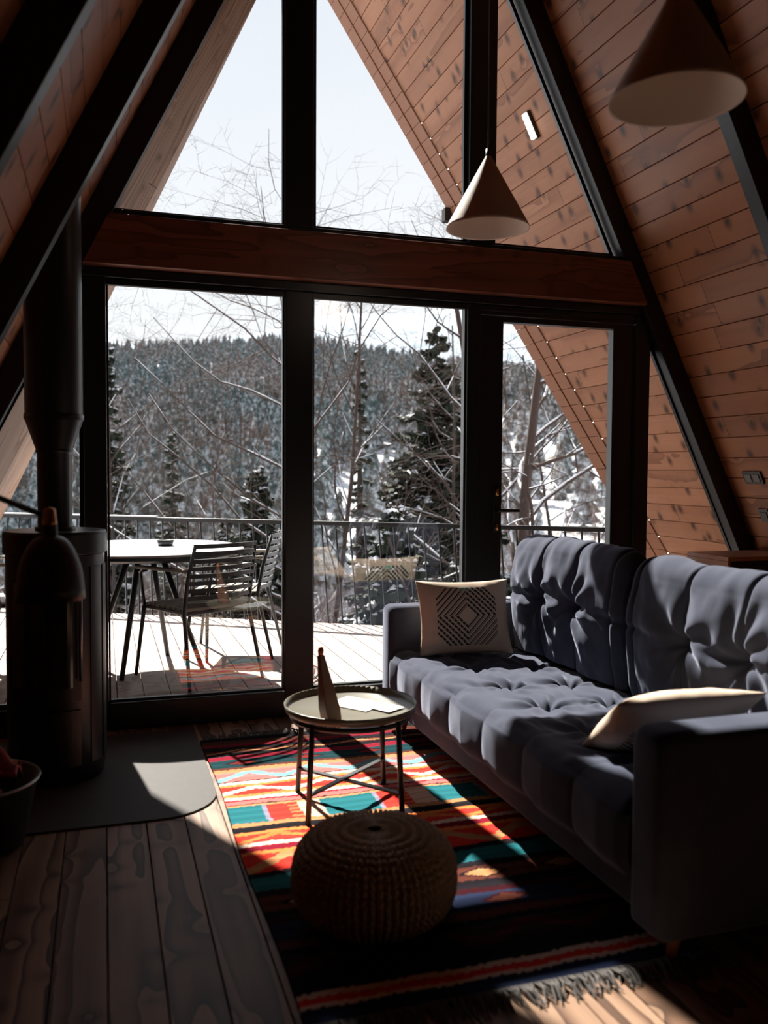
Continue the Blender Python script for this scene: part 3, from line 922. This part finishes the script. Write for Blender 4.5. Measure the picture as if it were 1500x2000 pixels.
# ------------------------------------------------------------------ sofa
SO = thing('tufted_sofa', 'long dark slate-blue tufted sofa along the right wall', 'sofa', (1.4, 3.12, 0))
o0 = Vector((1.4, 3.12, 0))
def rbox(name, x0, x1, y0, y1, z0, z1, r, parent=SO, mat='sofa', seg=4):
    b = MB(); b.box(x0, x1, y0, y1, z0, z1)
    b.V = [tuple(Vector(v)-o0) for v in b.V]
    o = b.build(name, M[mat], parent)
    md = o.modifiers.new('b', 'BEVEL'); md.width = r; md.segments = seg; md.harden_normals = True
    o.data.shade_smooth()
    return o
def smooth_noise(x, y, z): return mnoise.noise(Vector((x, y, z)))
rbox('base_frame', 1.425, 2.36, 1.95, 4.30, .11, .30, .02)
def arm(y0, y1):
    # slightly wider towards the top, softly crowned
    b = MB()
    nu, nv = 26, 14
    x0, x1 = 1.385, 2.38
    z0, z1 = .10, .665
    V = []; F = []
    def pt(x, a):     # a around the section (y,z)
        pass
    sec = []
    r = .035
    for cx, cz, a0 in ((y1-r, z1-r, 0), (y0+r, z1-r, 90), (y0+r*.5, z0+r*.5, 180), (y1-r*.5, z0+r*.5, 270)):
        rr = r if cz > .3 else r*.5
        for k in range(6):
            a = R(a0+k*18)
            sec.append((cx+rr*math.cos(a), cz+rr*math.sin(a)))
    xs = [0, .004, .015, .035]+[.035+(x1-x0-.07)*i/10 for i in range(1, 11)]+[x1-x0-.015, x1-x0-.004, x1-x0]
    ins = [.028, .014, .005, 0]+[0]*10+[.005, .014, .028]
    my, mz = (y0+y1)/2, (z0+z1)/2
    m = len(sec)
    for xx, ii in zip(xs, ins):
        for (y, z) in sec:
            yy = y-(ii if y > my else -ii); zz_ = z-(ii if z > mz else -ii)
            bulge = .006*math.sin(PI*(z-z0)/(z1-z0))
            yy += bulge*(1 if y > my else -1)
            V.append(Vector((x0+xx, yy, zz_))-o0)
    for i in range(len(xs)-1):
        for k in range(m):
            F.append((i*m+k, i*m+(k+1) % m, (i+1)*m+(k+1) % m, (i+1)*m+k))
    F.append(tuple(range(m))); F.append(tuple((len(xs)-1)*m+k for k in range(m)))
    b.add(V, F)
    return b.build('armrest', M['sofa'], SO, smooth=True)
arm(4.19, 4.335)
arm(1.915, 2.06)
rbox('back_frame', 2.22, 2.36, 2.065, 4.185, .30, .90, .03)
# seat cushion: one long tufted pad, draped over its front edge
seams = [4.06-.34*k for k in range(-1, 7)]
tufts = [(x, s) for s in seams for x in (1.66, 1.95)]
def gauss(d, s): return math.exp(-(d/s)**2)
def seat(u, v):
    # u along Y, v over the cross-section: front bottom -> front top -> back
    y = 2.066+(4.184-2.066)*u
    L1 = .235; L2 = .70; tot = L1+L2
    s = v*tot
    r = .055
    if s < L1-r: x, z, nx_, nz_ = 1.395, .20+s, -1, 0
    elif s < L1+r:
        a = (s-(L1-r))/(2*r)*PI/2
        x, z, nx_, nz_ = 1.395+r*(1-math.cos(a)), .20+L1-r+r*math.sin(a), -math.cos(a), math.sin(a)
    else: x, z, nx_, nz_ = 1.395+r+(s-L1-r), .20+L1, 0, 1
    h = 0
    ds = min(abs(y-q) for q in seams)
    puff = (min(ds, .17)/.17)
    h += (.022 if nz_ < .3 else .009)*math.sqrt(puff)
    ed = min(u, 1-u)*2.118
    h -= .02*gauss(ed, .02)
    if nz_ > .5:
        for tx, ty in tufts:
            d = math.hypot(x-tx, (y-ty)*1.0)
            if d < .3:
                h -= .036*gauss(d, .045)
                an = math.atan2(y-ty, x-tx)
                h -= .008*gauss(d-.08, .09)*math.cos(an*7+ty*9+smooth_noise(x*5, y*5, 2)*3)
        h += .010*smooth_noise(x*7, y*4, 0)
        h += .008*smooth_noise(x*18+3*smooth_noise(x*3, y*3, 7), y*9, 4)
        h -= .02*max(0, (x-1.5)/.6)
    else:
        h += .012*math.sin(PI*min(1, s/L1)) + .004*smooth_noise(y*9, z*9, 3)
    h -= .03*gauss(s, .03)
    return Vector((x+nx_*h, y, z+nz_*h))-o0
b = MB(); b.grid(seat, 330, 120)
b.build('seat_cushion', M['sofa'], SO, smooth=True)
# two tufted back cushions
def back_cushion(y0, y1, ts, slump):
    Ht = .585; r = .065
    def f(u, v):
        y = y0+(y1-y0)*u
        L = Ht
        s = v*(L+.30)
        zb = .435
        if s < L-r: x, z, a = 0, zb+s, 0
        else:
            aa = min((s-(L-r))/(r*PI), 1)*PI
            if s-(L-r) < r*PI: x, z, a = r*(1-math.cos(aa)), zb+L-r+r*math.sin(aa), aa
            else: x, z, a = 2*r, zb+L-r-(s-(L-r)-r*PI), PI
        ny, nz_ = -math.cos(a), math.sin(a)
        bx = 2.075-.04*min(1, (z-zb)/.5)
        if z > .6: bx += .05*((z-.6)/.4)**2
        h = 0
        ds = min(abs(y-q) for q in ts)
        h += (.026-.017*max(0, min(1, (z-.80)/.15)))*math.sqrt(min(ds, .15)/.15)
        ez = abs(z-.73)
        h -= .012*gauss(ds, .009)
        if a < 1.4:
            h -= .014*gauss(ez, .018)*gauss(ds-.0, .25)
            for q in ts[1:-1] if len(ts) > 3 else ts:
                d = math.hypot(y-q, z-.73)
                h -= .05*gauss(d, .05)
                an = math.atan2(z-.73, y-q)
                h -= .011*gauss(d-.12, .10)*math.cos(an*7+q*5+4*smooth_noise(y*4, z*4, q))
        h += .018*math.sin(PI*min(1, max(0, (z-zb)/(Ht))))
        e = min(u, 1-u)*(y1-y0)
        h -= .045*gauss(e, .03)
        h += .010*smooth_noise(y*6, z*6, 1)+.005*smooth_noise(y*17, z*13, 5)
        zz_ = z+slump*math.sin(PI*u)*.012
        top = 1-.03*gauss(e, .05)
        return Vector((bx+x+ny*h, y+(.5-u)*.03*gauss(e, .04), .435+(zz_+nz_*h-.435)*top))-o0
    b = MB(); nu, nv = 200, 130
    b.grid(f, nu, nv)
    # side caps
    for i in (0, nu-1):
        row = [i*nv+j for j in range(nv)]
        b.F.append(tuple(row)); b.UV.append(None)
    o = b.build('back_cushion', M['sofa'], SO, smooth=True)
back_cushion(3.135, 4.185, [4.15, 3.83, 3.52, 3.21], 1)
back_cushion(2.070, 3.115, [3.03, 2.72, 2.40, 2.10], -1)
for x, y in ((1.50, 1.99), (1.50, 4.24), (2.28, 1.99), (2.28, 4.24)):
    b = MB(); b.tube([Vector((x, y, .112))-o0, Vector((x-.02, y, .0155))-o0], [.026, .013], 12)
    b.build('leg', M['legwood'], SO, smooth=True)['label'] = 'tapered wooden leg'

# ------------------------------------------------------------------ cushions
def pillow(name, label, c, rx, ry, rz, size, th, mat, asp=1):
    def f(sgn):
        def g(u, v):
            a, b_ = u*2-1, v*2-1
            k = (1-abs(a)**2.4)*(1-abs(b_)**2.4)
            k = max(0, k)**.55
            pin = 1-.07*(1-abs(a)**2)*abs(b_)**4
            pin2 = 1-.07*(1-abs(b_)**2)*abs(a)**4
            w = .004*smooth_noise(a*4, b_*4, sgn*3)
            return (a*size/2*pin2, b_*size/2*pin*asp, sgn*(th/2*k+(w if k > .1 else 0)))
        return g
    b = MB(); nn = 70
    b.grid(f(1), nn, nn); b.grid(f(-1), nn, nn, True)
    o = b.build(name, mat, smooth=True, recalc=False)
    bm = bmesh.new(); bm.from_mesh(o.data); bmesh.ops.remove_doubles(bm, verts=bm.verts, dist=.0002); bmesh.ops.recalc_face_normals(bm, faces=bm.faces); bm.to_mesh(o.data); bm.free(); o.data.shade_smooth()
    o.matrix_world = Matrix.Translation(c) @ rz.to_matrix().to_4x4()
    tag(o, label, 'cushion')
    return o
def pillow_mat():
    t = NT('beige_cushion_with_diamond')
    sp = t.n('SeparateXYZ'); t.l(t.obj(), sp.inputs[0])
    ax = t.math('ABSOLUTE', sp.outputs[0]); ay = t.math('ABSOLUTE', sp.outputs[1])
    dd_ = t.math('ADD', ax, ay)
    fr = t.math('FRACT', t.math('DIVIDE', t.math('SUBTRACT', dd_, .05), .03))
    line = t.math('LESS_THAN', fr, .55)
    rng = t.math('MULTIPLY', t.math('GREATER_THAN', dd_, .05), t.math('LESS_THAN', dd_, .245))
    lim = t.math('MULTIPLY', t.math('LESS_THAN', ax, .155), t.math('LESS_THAN', ay, .145))
    dash = t.math('GREATER_THAN', t.math('FRACT', t.math('MULTIPLY', t.math('SUBTRACT', sp.outputs[0], sp.outputs[1]), 34)), .16)
    f = t.math('MULTIPLY', t.math('MULTIPLY', line, rng), t.math('MULTIPLY', lim, dash))
    topc = t.math('MULTIPLY', t.math('GREATER_THAN', sp.outputs[1], .125), t.math('LESS_THAN', ax, .035))
    c = t.mix(f, (.60, .47, .37), (.03, .045, .05))
    c = t.mix(t.math('MULTIPLY', f, topc), c, (.02, .35, .28))
    t.col(c).set(Roughness=.9, Specular_IOR_Level=.1)
    t.bump(t.noise(t.obj(), 300, 2), .3, .002)
    return t.m
pm = pillow_mat()
from mathutils import Quaternion, Euler
def frame(xa, ya):
    x = Vector(xa).normalized(); y = Vector(ya); y = (y-x*y.dot(x)).normalized(); z = x.cross(y)
    return Matrix((x, y, z)).transposed().to_quaternion()
# leaning on the far arm, face towards the camera (-Y) 
pillow('diamond_cushion', 'beige square cushion with dark diamond pattern leaning on far armrest', (1.735, 4.05, .62), 0, 0, frame((1, -.10, 0), (.0, .30, 1)), .49, .13, pm, .78)
# near one, leaning on the near arm, seen from behind
pillow('diamond_cushion', 'pale cushion seen edge-on leaning on the near armrest', (1.70, 2.325, .565), 0, 0, frame((1, -.22, .06), (.15, -.80, .50)), .46, .14, pm)

# low cabinet behind the sofa at the right wall
t = thing('low_cabinet', 'low open cabinet, dark inside with wooden edges, behind sofa at right wall', 'cabinet', (3.48, 4.22, 0))
b = MB(); b.box(.02, .54, .02, .36, .0, .84); b.build('body', M['black'], t)
b = MB(); b.box(0, .56, 0, .38, .841, .865); b.build('top', M['legwood'], t, bevel=.002)
b = MB(); b.box(0, .019, 0, .38, 0, .84); b.build('side_panel', M['legwood'], t, bevel=.002)
# ------------------------------------------------------------------ terrain
def interp(x, pts):
    if x <= pts[0][0]: return pts[0][1]
    for (a, va), (b_, vb) in zip(pts, pts[1:]):
        if x <= b_:
            t = (x-a)/(b_-a); t = t*t*(3-2*t); return va+(vb-va)*t
    return pts[-1][1]
def ground_z(x, y):
    r = math.hypot(x, y); az = math.degrees(math.atan2(x, y))
    z = interp(r, [(0, -3.0), (12, -4.5), (30, -9), (70, -16), (130, -12), (260, 14), (420, 46), (520, 62), (640, 58), (760, 40), (1500, 20)])
    # second slope on the right is lower, snowy field
    k = max(0, min(1, (az-13)/14))
    z2 = interp(r, [(0, -3.0), (12, -4.5), (30, -8), (60, -9), (120, -5), (220, 12), (400, 40), (600, 62), (760, 50), (1500, 20)])
    z = z*(1-k)+z2*k
    if r > 20: z += 5*mnoise.noise(Vector((x*.012, y*.012, 0)))*min(1, (r-20)/200)+9*mnoise.noise(Vector((x*.004, y*.004, 3)))*min(1, (r-20)/300)
    # side ramp: ridge a bit higher to the middle
    if r > 300: z += 6*math.exp(-((az-12)/7)**2)*min(1, (r-300)/200)
    return z
def polar(fn, rs, azs, name):
    b = MB(); V = []
    for r in rs:
        for a in azs:
            x, y = r*math.sin(R(a)), r*math.cos(R(a)); V.append((x, y, fn(x, y)))
    n_ = len(azs); F = []
    for i in range(len(rs)-1):
        for j in range(n_-1): F.append((i*n_+j, i*n_+j+1, (i+1)*n_+j+1, (i+1)*n_+j))
    b.add(V, F)
    o = b.build(name, M['ground'], smooth=True, recalc=False)
    return o
rs = [0.5, 4, 8, 11, 14, 18, 23, 29, 36, 44, 53, 63, 75, 88, 102, 118, 135, 153, 172, 192, 214, 238, 264, 292, 322, 354, 388, 424, 462, 502, 544, 590, 640, 700, 760]
g = polar(ground_z, rs, [-60+2*k for k in range(66)], 'snowy_hillside'); struct(g)
def mount_z(x, y):
    r = math.hypot(x, y); az = math.degrees(math.atan2(x, y))
    crest = 235+55*math.exp(-((az-22)/10)**2)-30*math.exp(-((az-4)/6)**2)+22*mnoise.noise(Vector((az*.12, 0, 5)))
    k = 1-abs(r-1500)/560
    return max(-20, crest*max(0, k)**.9+14*mnoise.noise(Vector((x*.006, y*.006, 1)))*(k > 0))
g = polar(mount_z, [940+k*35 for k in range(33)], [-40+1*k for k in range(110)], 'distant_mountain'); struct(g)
g.data.materials[0] = (lambda t: (t.col(t.mix(t.math('MULTIPLY', t.math('SUBTRACT', t.noise(t.n('NewGeometry').outputs['Position'], .02, 6, .7), .42, clamp=True), 5, clamp=True), (.50, .57, .66), (.26, .33, .39))).set(Roughness=.95), t.m)[1])(NT('snow_haze_mountain_forest'))  # snow and forest in pale blue, distance haze put into the colour

# ------------------------------------------------------------------ far conifers
def cone_tree(seed, hgt=1.0, tiers=6, nn=8):
    rd = random.Random(seed); V = []; F = []
    for k in range(tiers):
        z0 = .06+k*(.94/tiers)*.96; z1 = min(1, z0+1.75/tiers)
        rr = .17*(1-k/tiers)**.85+.02
        o = len(V)
        for j in range(nn):
            a = 2*PI*(j+rd.random()*.6)/nn
            q = rr*(1 if j % 2 else .62)*rd.uniform(.8, 1.15)
            V.append((q*math.cos(a), q*math.sin(a), z0+rd.uniform(-.02, .02)))
        V.append((rd.uniform(-.01, .01), rd.uniform(-.01, .01), z1))
        for j in range(nn): F.append((o+j, o+(j+1) % nn, o+nn))
    return V, F
random.seed(11)
cands = []
tries = 0
while len(cands) < 10500 and tries < 90000:
    tries += 1
    az = random.uniform(-9, 40)
    r = math.sqrt((random.uniform(70**1.5, 600**1.5))**(2/1.5))
    if az > 14 and r < 190 + 25*mnoise.noise(Vector((az*.3, 0, 0))) and random.random() < .80: continue
    x, y = r*math.sin(R(az)), r*math.cos(R(az))
    cl_ = mnoise.noise(Vector((x*.02, y*.02, 9)))
    if az > 10 and r < 230 and random.random() < .3+cl_: continue
    cands.append((r, x, y, random.uniform(5, 12.5)*(1.15 if r < 260 else 1)))
cands.sort()
# keep the two clear of each other
protos = []
for k in range(5):
    V, F = cone_tree(k, tiers=9, nn=12)
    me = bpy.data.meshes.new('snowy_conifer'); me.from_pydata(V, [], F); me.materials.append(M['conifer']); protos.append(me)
for i, (r, x, y, h) in enumerate(cands[:290]):
    o = bpy.data.objects.new('snowy_conifer', protos[i % 5]); COL.objects.link(o)
    o.location = (x, y, ground_z(x, y)-.3); o.scale = (h*1.05, h*1.05, h); o.rotation_euler = (0, 0, random.uniform(0, 6.28))
    tag(o, 'snow-dusted conifer of the forest on the hillside across the valley', 'tree', 'conifers on the lower hillside')
b = MB(); low = [cone_tree(50+k, tiers=5, nn=6) for k in range(6)]
for i, (r, x, y, h) in enumerate(cands[290:]):
    V, F = low[i % 6]
    a = random.uniform(0, 6.28); ca_, sa_ = math.cos(a)*h, math.sin(a)*h; z = ground_z(x, y)-.3
    b.add([(x+v[0]*ca_-v[1]*sa_, y+v[0]*sa_+v[1]*ca_, z+v[2]*h) for v in V], F)
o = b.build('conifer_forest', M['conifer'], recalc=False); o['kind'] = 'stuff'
tag(o, 'dense snow-dusted conifer forest covering the far hillside', 'forest')

# ------------------------------------------------------------------ bare broadleaf trees
def bare_tree(seed, height, r0, lean=(0, 0), depth=5, spread=.75, nlimb=13, snow=True, first=.25, bias=None, droop=0.0, sides=6, limb=1.0):
    rd = random.Random(seed); wood = MB(); sn = MB()
    def add_snow(pts, rads):
        for i in range(len(pts)-1):
            d = pts[i+1]-pts[i]
            if d.length < 1e-6: continue
            sl_ = abs(d.normalized().z)
            if sl_ < .86 and rads[i] > .008 and rd.random() < .7:
                o_ = Vector((0, 0, 1))
                w_ = max(rads[i]*.75, .004)
                a = pts[i]+o_*(rads[i]*.75); c = pts[i+1]+o_*(rads[i+1]*.75)
                sn.tube([a, a.lerp(c, .5)+o_*w_*.25, c], [w_*.8, w_, w_*.8], 5, cap=False)
    def branch(p, d, L, r, lv):
        nseg = 6 if lv < 2 else 4
        pts = [p.copy()]; rads = [r]
        dd_ = d.normalized(); kidsp = []
        for i in range(nseg):
            j = .27 if lv else .07
            dd_ = (dd_+Vector((rd.uniform(-j, j), rd.uniform(-j, j), rd.uniform(-j, j)+(.06 if lv == 1 else 0)-(droop if lv > 1 else 0)))).normalized()
            p = p+dd_*(L/nseg); pts.append(p.copy()); rads.append(r*(1-(i+1)/nseg*.72)); kidsp.append((p.copy(), dd_.copy(), rads[-1]))
        wood.tube(pts, rads, max(3, sides-lv), cap=False)
        if snow and lv > 0 and lv < 4: add_snow(pts, rads)
        if lv >= depth-1: return
        m = (nlimb if lv == 0 else (6 if lv == 1 else 4))
        for k in range(m):
            if lv == 0:
                f = first+(1-first)*(k+.5)/m
            else: f = .2+.8*(k+rd.random()*.7)/m
            fi = f*nseg; i0 = min(int(fi), nseg-1)
            q = pts[i0].lerp(pts[i0+1], fi-i0)
            ax = (pts[i0+1]-pts[i0]).normalized()
            side = Vector((rd.gauss(0, 1), rd.gauss(0, 1), rd.gauss(0, .35)))
            if bias and lv == 0: side += Vector(bias)*1.3
            side = (side-ax*side.dot(ax)).normalized()
            nd = (ax*(1-spread)+side*spread+Vector((0, 0, .12 if lv == 0 else 0)))
            LL = L*((.36-.18*f)*limb if lv == 0 else .58-.2*f)*rd.uniform(.75, 1.2)
            branch(q, nd, LL, max(rads[i0]*(.42 if lv == 0 else .5), .0018), lv+1)
    branch(Vector((0, 0, 0)), Vector((lean[0], lean[1], 1)), height, r0, 0)
    return wood, sn
def place_bare(label, x, y, seed, height, r0, zoff=-.2, **kw):
    t = thing('bare_tree', label, 'tree', (x, y, ground_z(x, y)+zoff))
    wd, sn = bare_tree(seed, height, r0, **kw)
    wd.build('trunk_and_branches', M['bark'], t, smooth=True, recalc=False)
    if sn.V: sn.build('branch_snow', M['snow'], t, smooth=True, recalc=False)['label'] = 'white snow lying on the branches'
    return t
def pol(az, r): return (r*math.sin(R(az)), r*math.cos(R(az)))
AZ = lambda px: math.degrees(math.atan((px-750)/1700))+17.85
x, y = pol(AZ(612), 12.5); place_bare('bare tree with snowy branches fanning out left behind the mullion', x, y, 4, 8.9, .075, lean=(.02, 0), bias=(-1, .1, .5), nlimb=18, first=.42, spread=.7, limb=1.5)
x, y = pol(AZ(640), 14.5); place_bare('slender bare tree rising just right of the mullion', x, y, 8, 9.2, .07, lean=(.05, 0), nlimb=14, first=.45, spread=.5)
x, y = pol(AZ(240), 17); place_bare('thin tall bare tree at the left side of the left window', x, y, 21, 10.8, .06, lean=(.0, 0), nlimb=14, first=.35, spread=.55)
x, y = pol(AZ(216), 20); place_bare('second thin bare tree at the very left edge of the window', x, y, 31, 11.5, .05, nlimb=10, first=.35, spread=.5)
x, y = pol(AZ(993), 12); place_bare('thick bare tree trunk behind the glass door, left of its pair', x, y, 41, 9.0, .13, lean=(.0, 0), bias=(1, 0, .1), nlimb=14, first=.4, spread=.65)
x, y = pol(AZ(1018), 13); place_bare('bare tree stem rising beside the thick trunk behind the door', x, y, 43, 9.5, .10, lean=(-.02, 0), nlimb=14, first=.42, spread=.6)
x, y = pol(AZ(1060), 10); place_bare('young bare tree with snowy forked boughs seen through door glass', x, y, 47, 5.6, .05, lean=(-.25, 0), bias=(1, 0, .4), nlimb=9, first=.35, spread=.6)
x, y = pol(AZ(900), 15); place_bare('bare tree with drooping fine twigs behind the door frame', x, y, 53, 9.0, .055, lean=(-.02, 0), bias=(-1, 0, 0), nlimb=12, first=.5, spread=.7, droop=.06)
x, y = pol(AZ(390), 24); place_bare('thin bare sapling in front of the dark hillside, left window', x, y, 59, 8.5, .05, nlimb=10, first=.2, spread=.55)
x, y = pol(AZ(425), 22); place_bare('bare sapling nearest the snowy table end in left window', x, y, 61, 9, .05, nlimb=10, first=.25, spread=.55)
x, y = pol(AZ(1140), 18); place_bare('fine bare tree in front of the snowy field beside the soffit', x, y, 67, 9.5, .06, nlimb=12, first=.2, spread=.65)

protos_b = []
for k in range(4):
    wd, sn = bare_tree(300+k, 7.5, .05, nlimb=15, first=.15, spread=.6, limb=1.1, depth=4, sides=5)
    a = wd.build('x', M['twig'], None, smooth=True, recalc=False); c = sn.build('y', M['snow'], None, recalc=False) if sn.V else None
    protos_b.append((a.data, c.data if c else None)); bpy.data.objects.remove(a)
    if c: bpy.data.objects.remove(c)
random.seed(9)
for i in range(85):
    az = random.uniform(-5, 37); r = random.uniform(24, 75)
    x, y = pol(az, r); s = random.uniform(.7, 1.25)
    t = thing('bare_sapling', 'small reddish bare tree on the snowy slope below the house', 'tree', (x, y, ground_z(x, y)-.1), random.uniform(0, 6.28), 'bare saplings on the slope')
    t.scale = (s, s, s)
    for nm, me in zip(('stem_and_branches', 'branch_snow'), protos_b[i % 4]):
        if me:
            o = bpy.data.objects.new(nm, me); COL.objects.link(o); o.parent = t
# ------------------------------------------------------------------ near spruces
def spruce(seed, height, rad, gap=.0, snow=.5, first=.12, dens=1.0):
    rd = random.Random(seed); tr = MB(); fo = MB(); sn = MB()
    tr.tube([(0, 0, 0), (0, 0, height*.6), (0, 0, height)], [height*.012+.02, height*.007+.01, .006], 7)
    z = height*first; 
    while z < height*.985:
        f = (z/height-first)/(1-first)
        rr = rad*(1-f)**.75*rd.uniform(.75, 1.1)+.05
        m = int((5+3*rd.random())*dens)
        a0 = rd.random()*6.28
        for k in range(m):
            if rd.random() < gap: continue
            a = a0+2*PI*k/m+rd.uniform(-.3, .3)
            L = rr*rd.uniform(.55, 1.2)
            d = Vector((math.cos(a), math.sin(a), 0)); s_ = Vector((-math.sin(a), math.cos(a), 0))
            up_ = .35*f-.25+rd.uniform(-.18, .18); z0_ = z; z_j = z+rd.uniform(-.05, .05)*height*.3
            def P(t): return Vector((0, 0, z_j))+d*(L*t)+Vector((0, 0, L*(up_*t-.30*t*t+.22*t**4)))
            ns = max(4, int(L/.07))
            tr.tube([P(i/3) for i in range(4)], [.012, .009, .006, .003], 3, cap=False)
            for i in range(1, ns+1):
                t = i/ns; p = P(t)
                wd_ = L*.42*(1-t)**.6*(.5+t)+.05
                for sg in (-1, 1):
                    q = s_*sg+d*.75+Vector((0, 0, -.25+rd.uniform(-.25, .15)))
                    l2 = wd_*rd.uniform(.7, 1.2)
                    e = p+q.normalized()*l2
                    up3 = Vector((0, 0, 1))
                    wv_ = d*.035*(1+l2)
                    midp = p.lerp(e, .55)+Vector((0, 0, .0))
                    fo.add([p-wv_*.5, p+wv_*.5, midp+wv_*.9, e, midp-wv_*.9], [(0, 1, 2, 3, 4)])
                    hg = Vector((0, 0, -.055-.05*rd.random()))
                    fo.add([p, e, midp+hg*1.3, p+hg], [(0, 1, 2, 3)])
                    if rd.random() < snow*.32:
                        uu = Vector((0, 0, .014)); wv2 = wv_*.75
                        sn.add([p-wv2+uu*.4, p+wv2+uu*.4, midp+wv2+uu*1.8, p.lerp(e, .85)+uu, midp-wv2+uu*1.8, p.lerp(midp, .5)+uu*3.2], [(0, 1, 5), (1, 2, 5), (2, 3, 5), (3, 4, 5), (4, 0, 5)])
        z += height*.017*rd.uniform(.6, 1.4)/max(.6, dens)
    return tr, fo, sn
def place_spruce(label, px, r, seed, top_z, rad, **kw):
    x, y = pol(AZ(px), r); gz = ground_z(x, y)-.2
    t = thing('spruce_tree', label, 'tree', (x, y, gz))
    tr, fo, sn = spruce(seed, top_z-gz, rad, **kw)
    tr.build('trunk', M['bark'], t, smooth=True, recalc=False)
    fo.build('foliage', M['needle'], t, recalc=False)
    if sn.V: sn.build('foliage_snow', M['snow'], t, recalc=False)['label'] = 'snow clumps resting on the boughs'
place_spruce('tall dark spruce with snow-tipped boughs, right part of middle window', 850, 17, 3, 4.3, 1.6, gap=.12, first=.42, snow=.35, dens=1.3)
place_spruce('small dark spruce behind the table end in left window', 337, 27, 5, 2.6, 1.1, snow=.35)
place_spruce('bushy green spruce with snow streaks at the mullion', 500, 13, 7, 1.45, 1.15, snow=.6)
place_spruce('dark spruce at the far left edge of left window', 212, 18, 9, 3.9, .95, snow=.45, gap=.2)
place_spruce('thin sparse spruce in the left part of middle window', 702, 19, 12, 4.2, .55, gap=.45, snow=.3, dens=.8)
place_spruce('low snow-laden spruce top rising behind railing in middle window', 775, 9.5, 15, 1.05, 1.2, snow=1.0)
place_spruce('low spruce behind the railing near the door frame', 890, 13, 17, .1, 1.0, snow=.6)
place_spruce('low dark spruce behind railing, between sapling and mullion', 440, 16, 19, .5, 1.2, snow=.5)

# ------------------------------------------------------------------ shrubs below the deck
def shrub(seed):
    rd = random.Random(seed); wd = MB(); sn = MB()
    for k in range(16):
        a = rd.random()*6.28; tl = rd.uniform(.1, .8)
        d = Vector((math.cos(a)*tl, math.sin(a)*tl, 1)).normalized(); L = rd.uniform(1.6, 3.6)
        p = Vector((rd.uniform(-.4, .4), rd.uniform(-.4, .4), 0)); pts = [p]; r = .009
        for i in range(5):
            d = (d+Vector((rd.uniform(-.2, .2), rd.uniform(-.2, .2), -.03))).normalized(); p = p+d*L/5; pts.append(p)
            for q in range(4):
                e = (d+Vector((rd.gauss(0, .8), rd.gauss(0, .8), rd.gauss(.1, .4)))).normalized()
                l = rd.uniform(.25, .8)
                m1 = p+e*l*.5; m2 = p+e*l+Vector((rd.uniform(-.1, .1), rd.uniform(-.1, .1), 0))
                wd.tube([p, m1, m2], [.0035, .0022, .001], 3, cap=False)
                for s_ in range(3):
                    e2 = (e+Vector((rd.gauss(0, .7), rd.gauss(0, .7), rd.gauss(0, .5)))).normalized()
                    wd.tube([m1.lerp(m2, s_/3), m1.lerp(m2, s_/3)+e2*l*.45], [.0018, .0009], 3, cap=False)
                if rd.random() < .35: sn.tube([p+Vector((0, 0, .008)), m1+Vector((0, 0, .008))], [.005, .006], 4, cap=False)
        wd.tube(pts, [r*(1-i*.15) for i in range(6)], 4, cap=False)
    return wd, sn
sh = []
for k in range(4):
    wd, sn = shrub(100+k)
    a = wd.build('stems', M['twig'], None, recalc=False); c = sn.build('snow', M['snow'], None, recalc=False)
    sh.append((a.data, c.data)); bpy.data.objects.remove(a); bpy.data.objects.remove(c)
random.seed(77)
for i in range(210):
    az = random.uniform(-8, 38); r = 11+35*random.random()**1.4
    if i > 150: r = random.uniform(9.5, 15)
    if az > 16 and random.random() < .35: continue
    x, y = pol(az, r)
    t = thing('bare_shrub', 'tangled reddish-brown bare shrub with snowy twigs below the deck', 'shrub', (x, y, ground_z(x, y)-.1), random.uniform(0, 6.28), 'bare shrubs on the slope below the deck')
    s = random.uniform(.9, 1.25)*(1 if r < 18 else 1.5)
    t.scale = (s, s, s)
    A, B_ = sh[i % 4]
    for nm, me in (('stems', A), ('twig_snow', B_)):
        o = bpy.data.objects.new(nm, me); COL.objects.link(o); o.parent = t
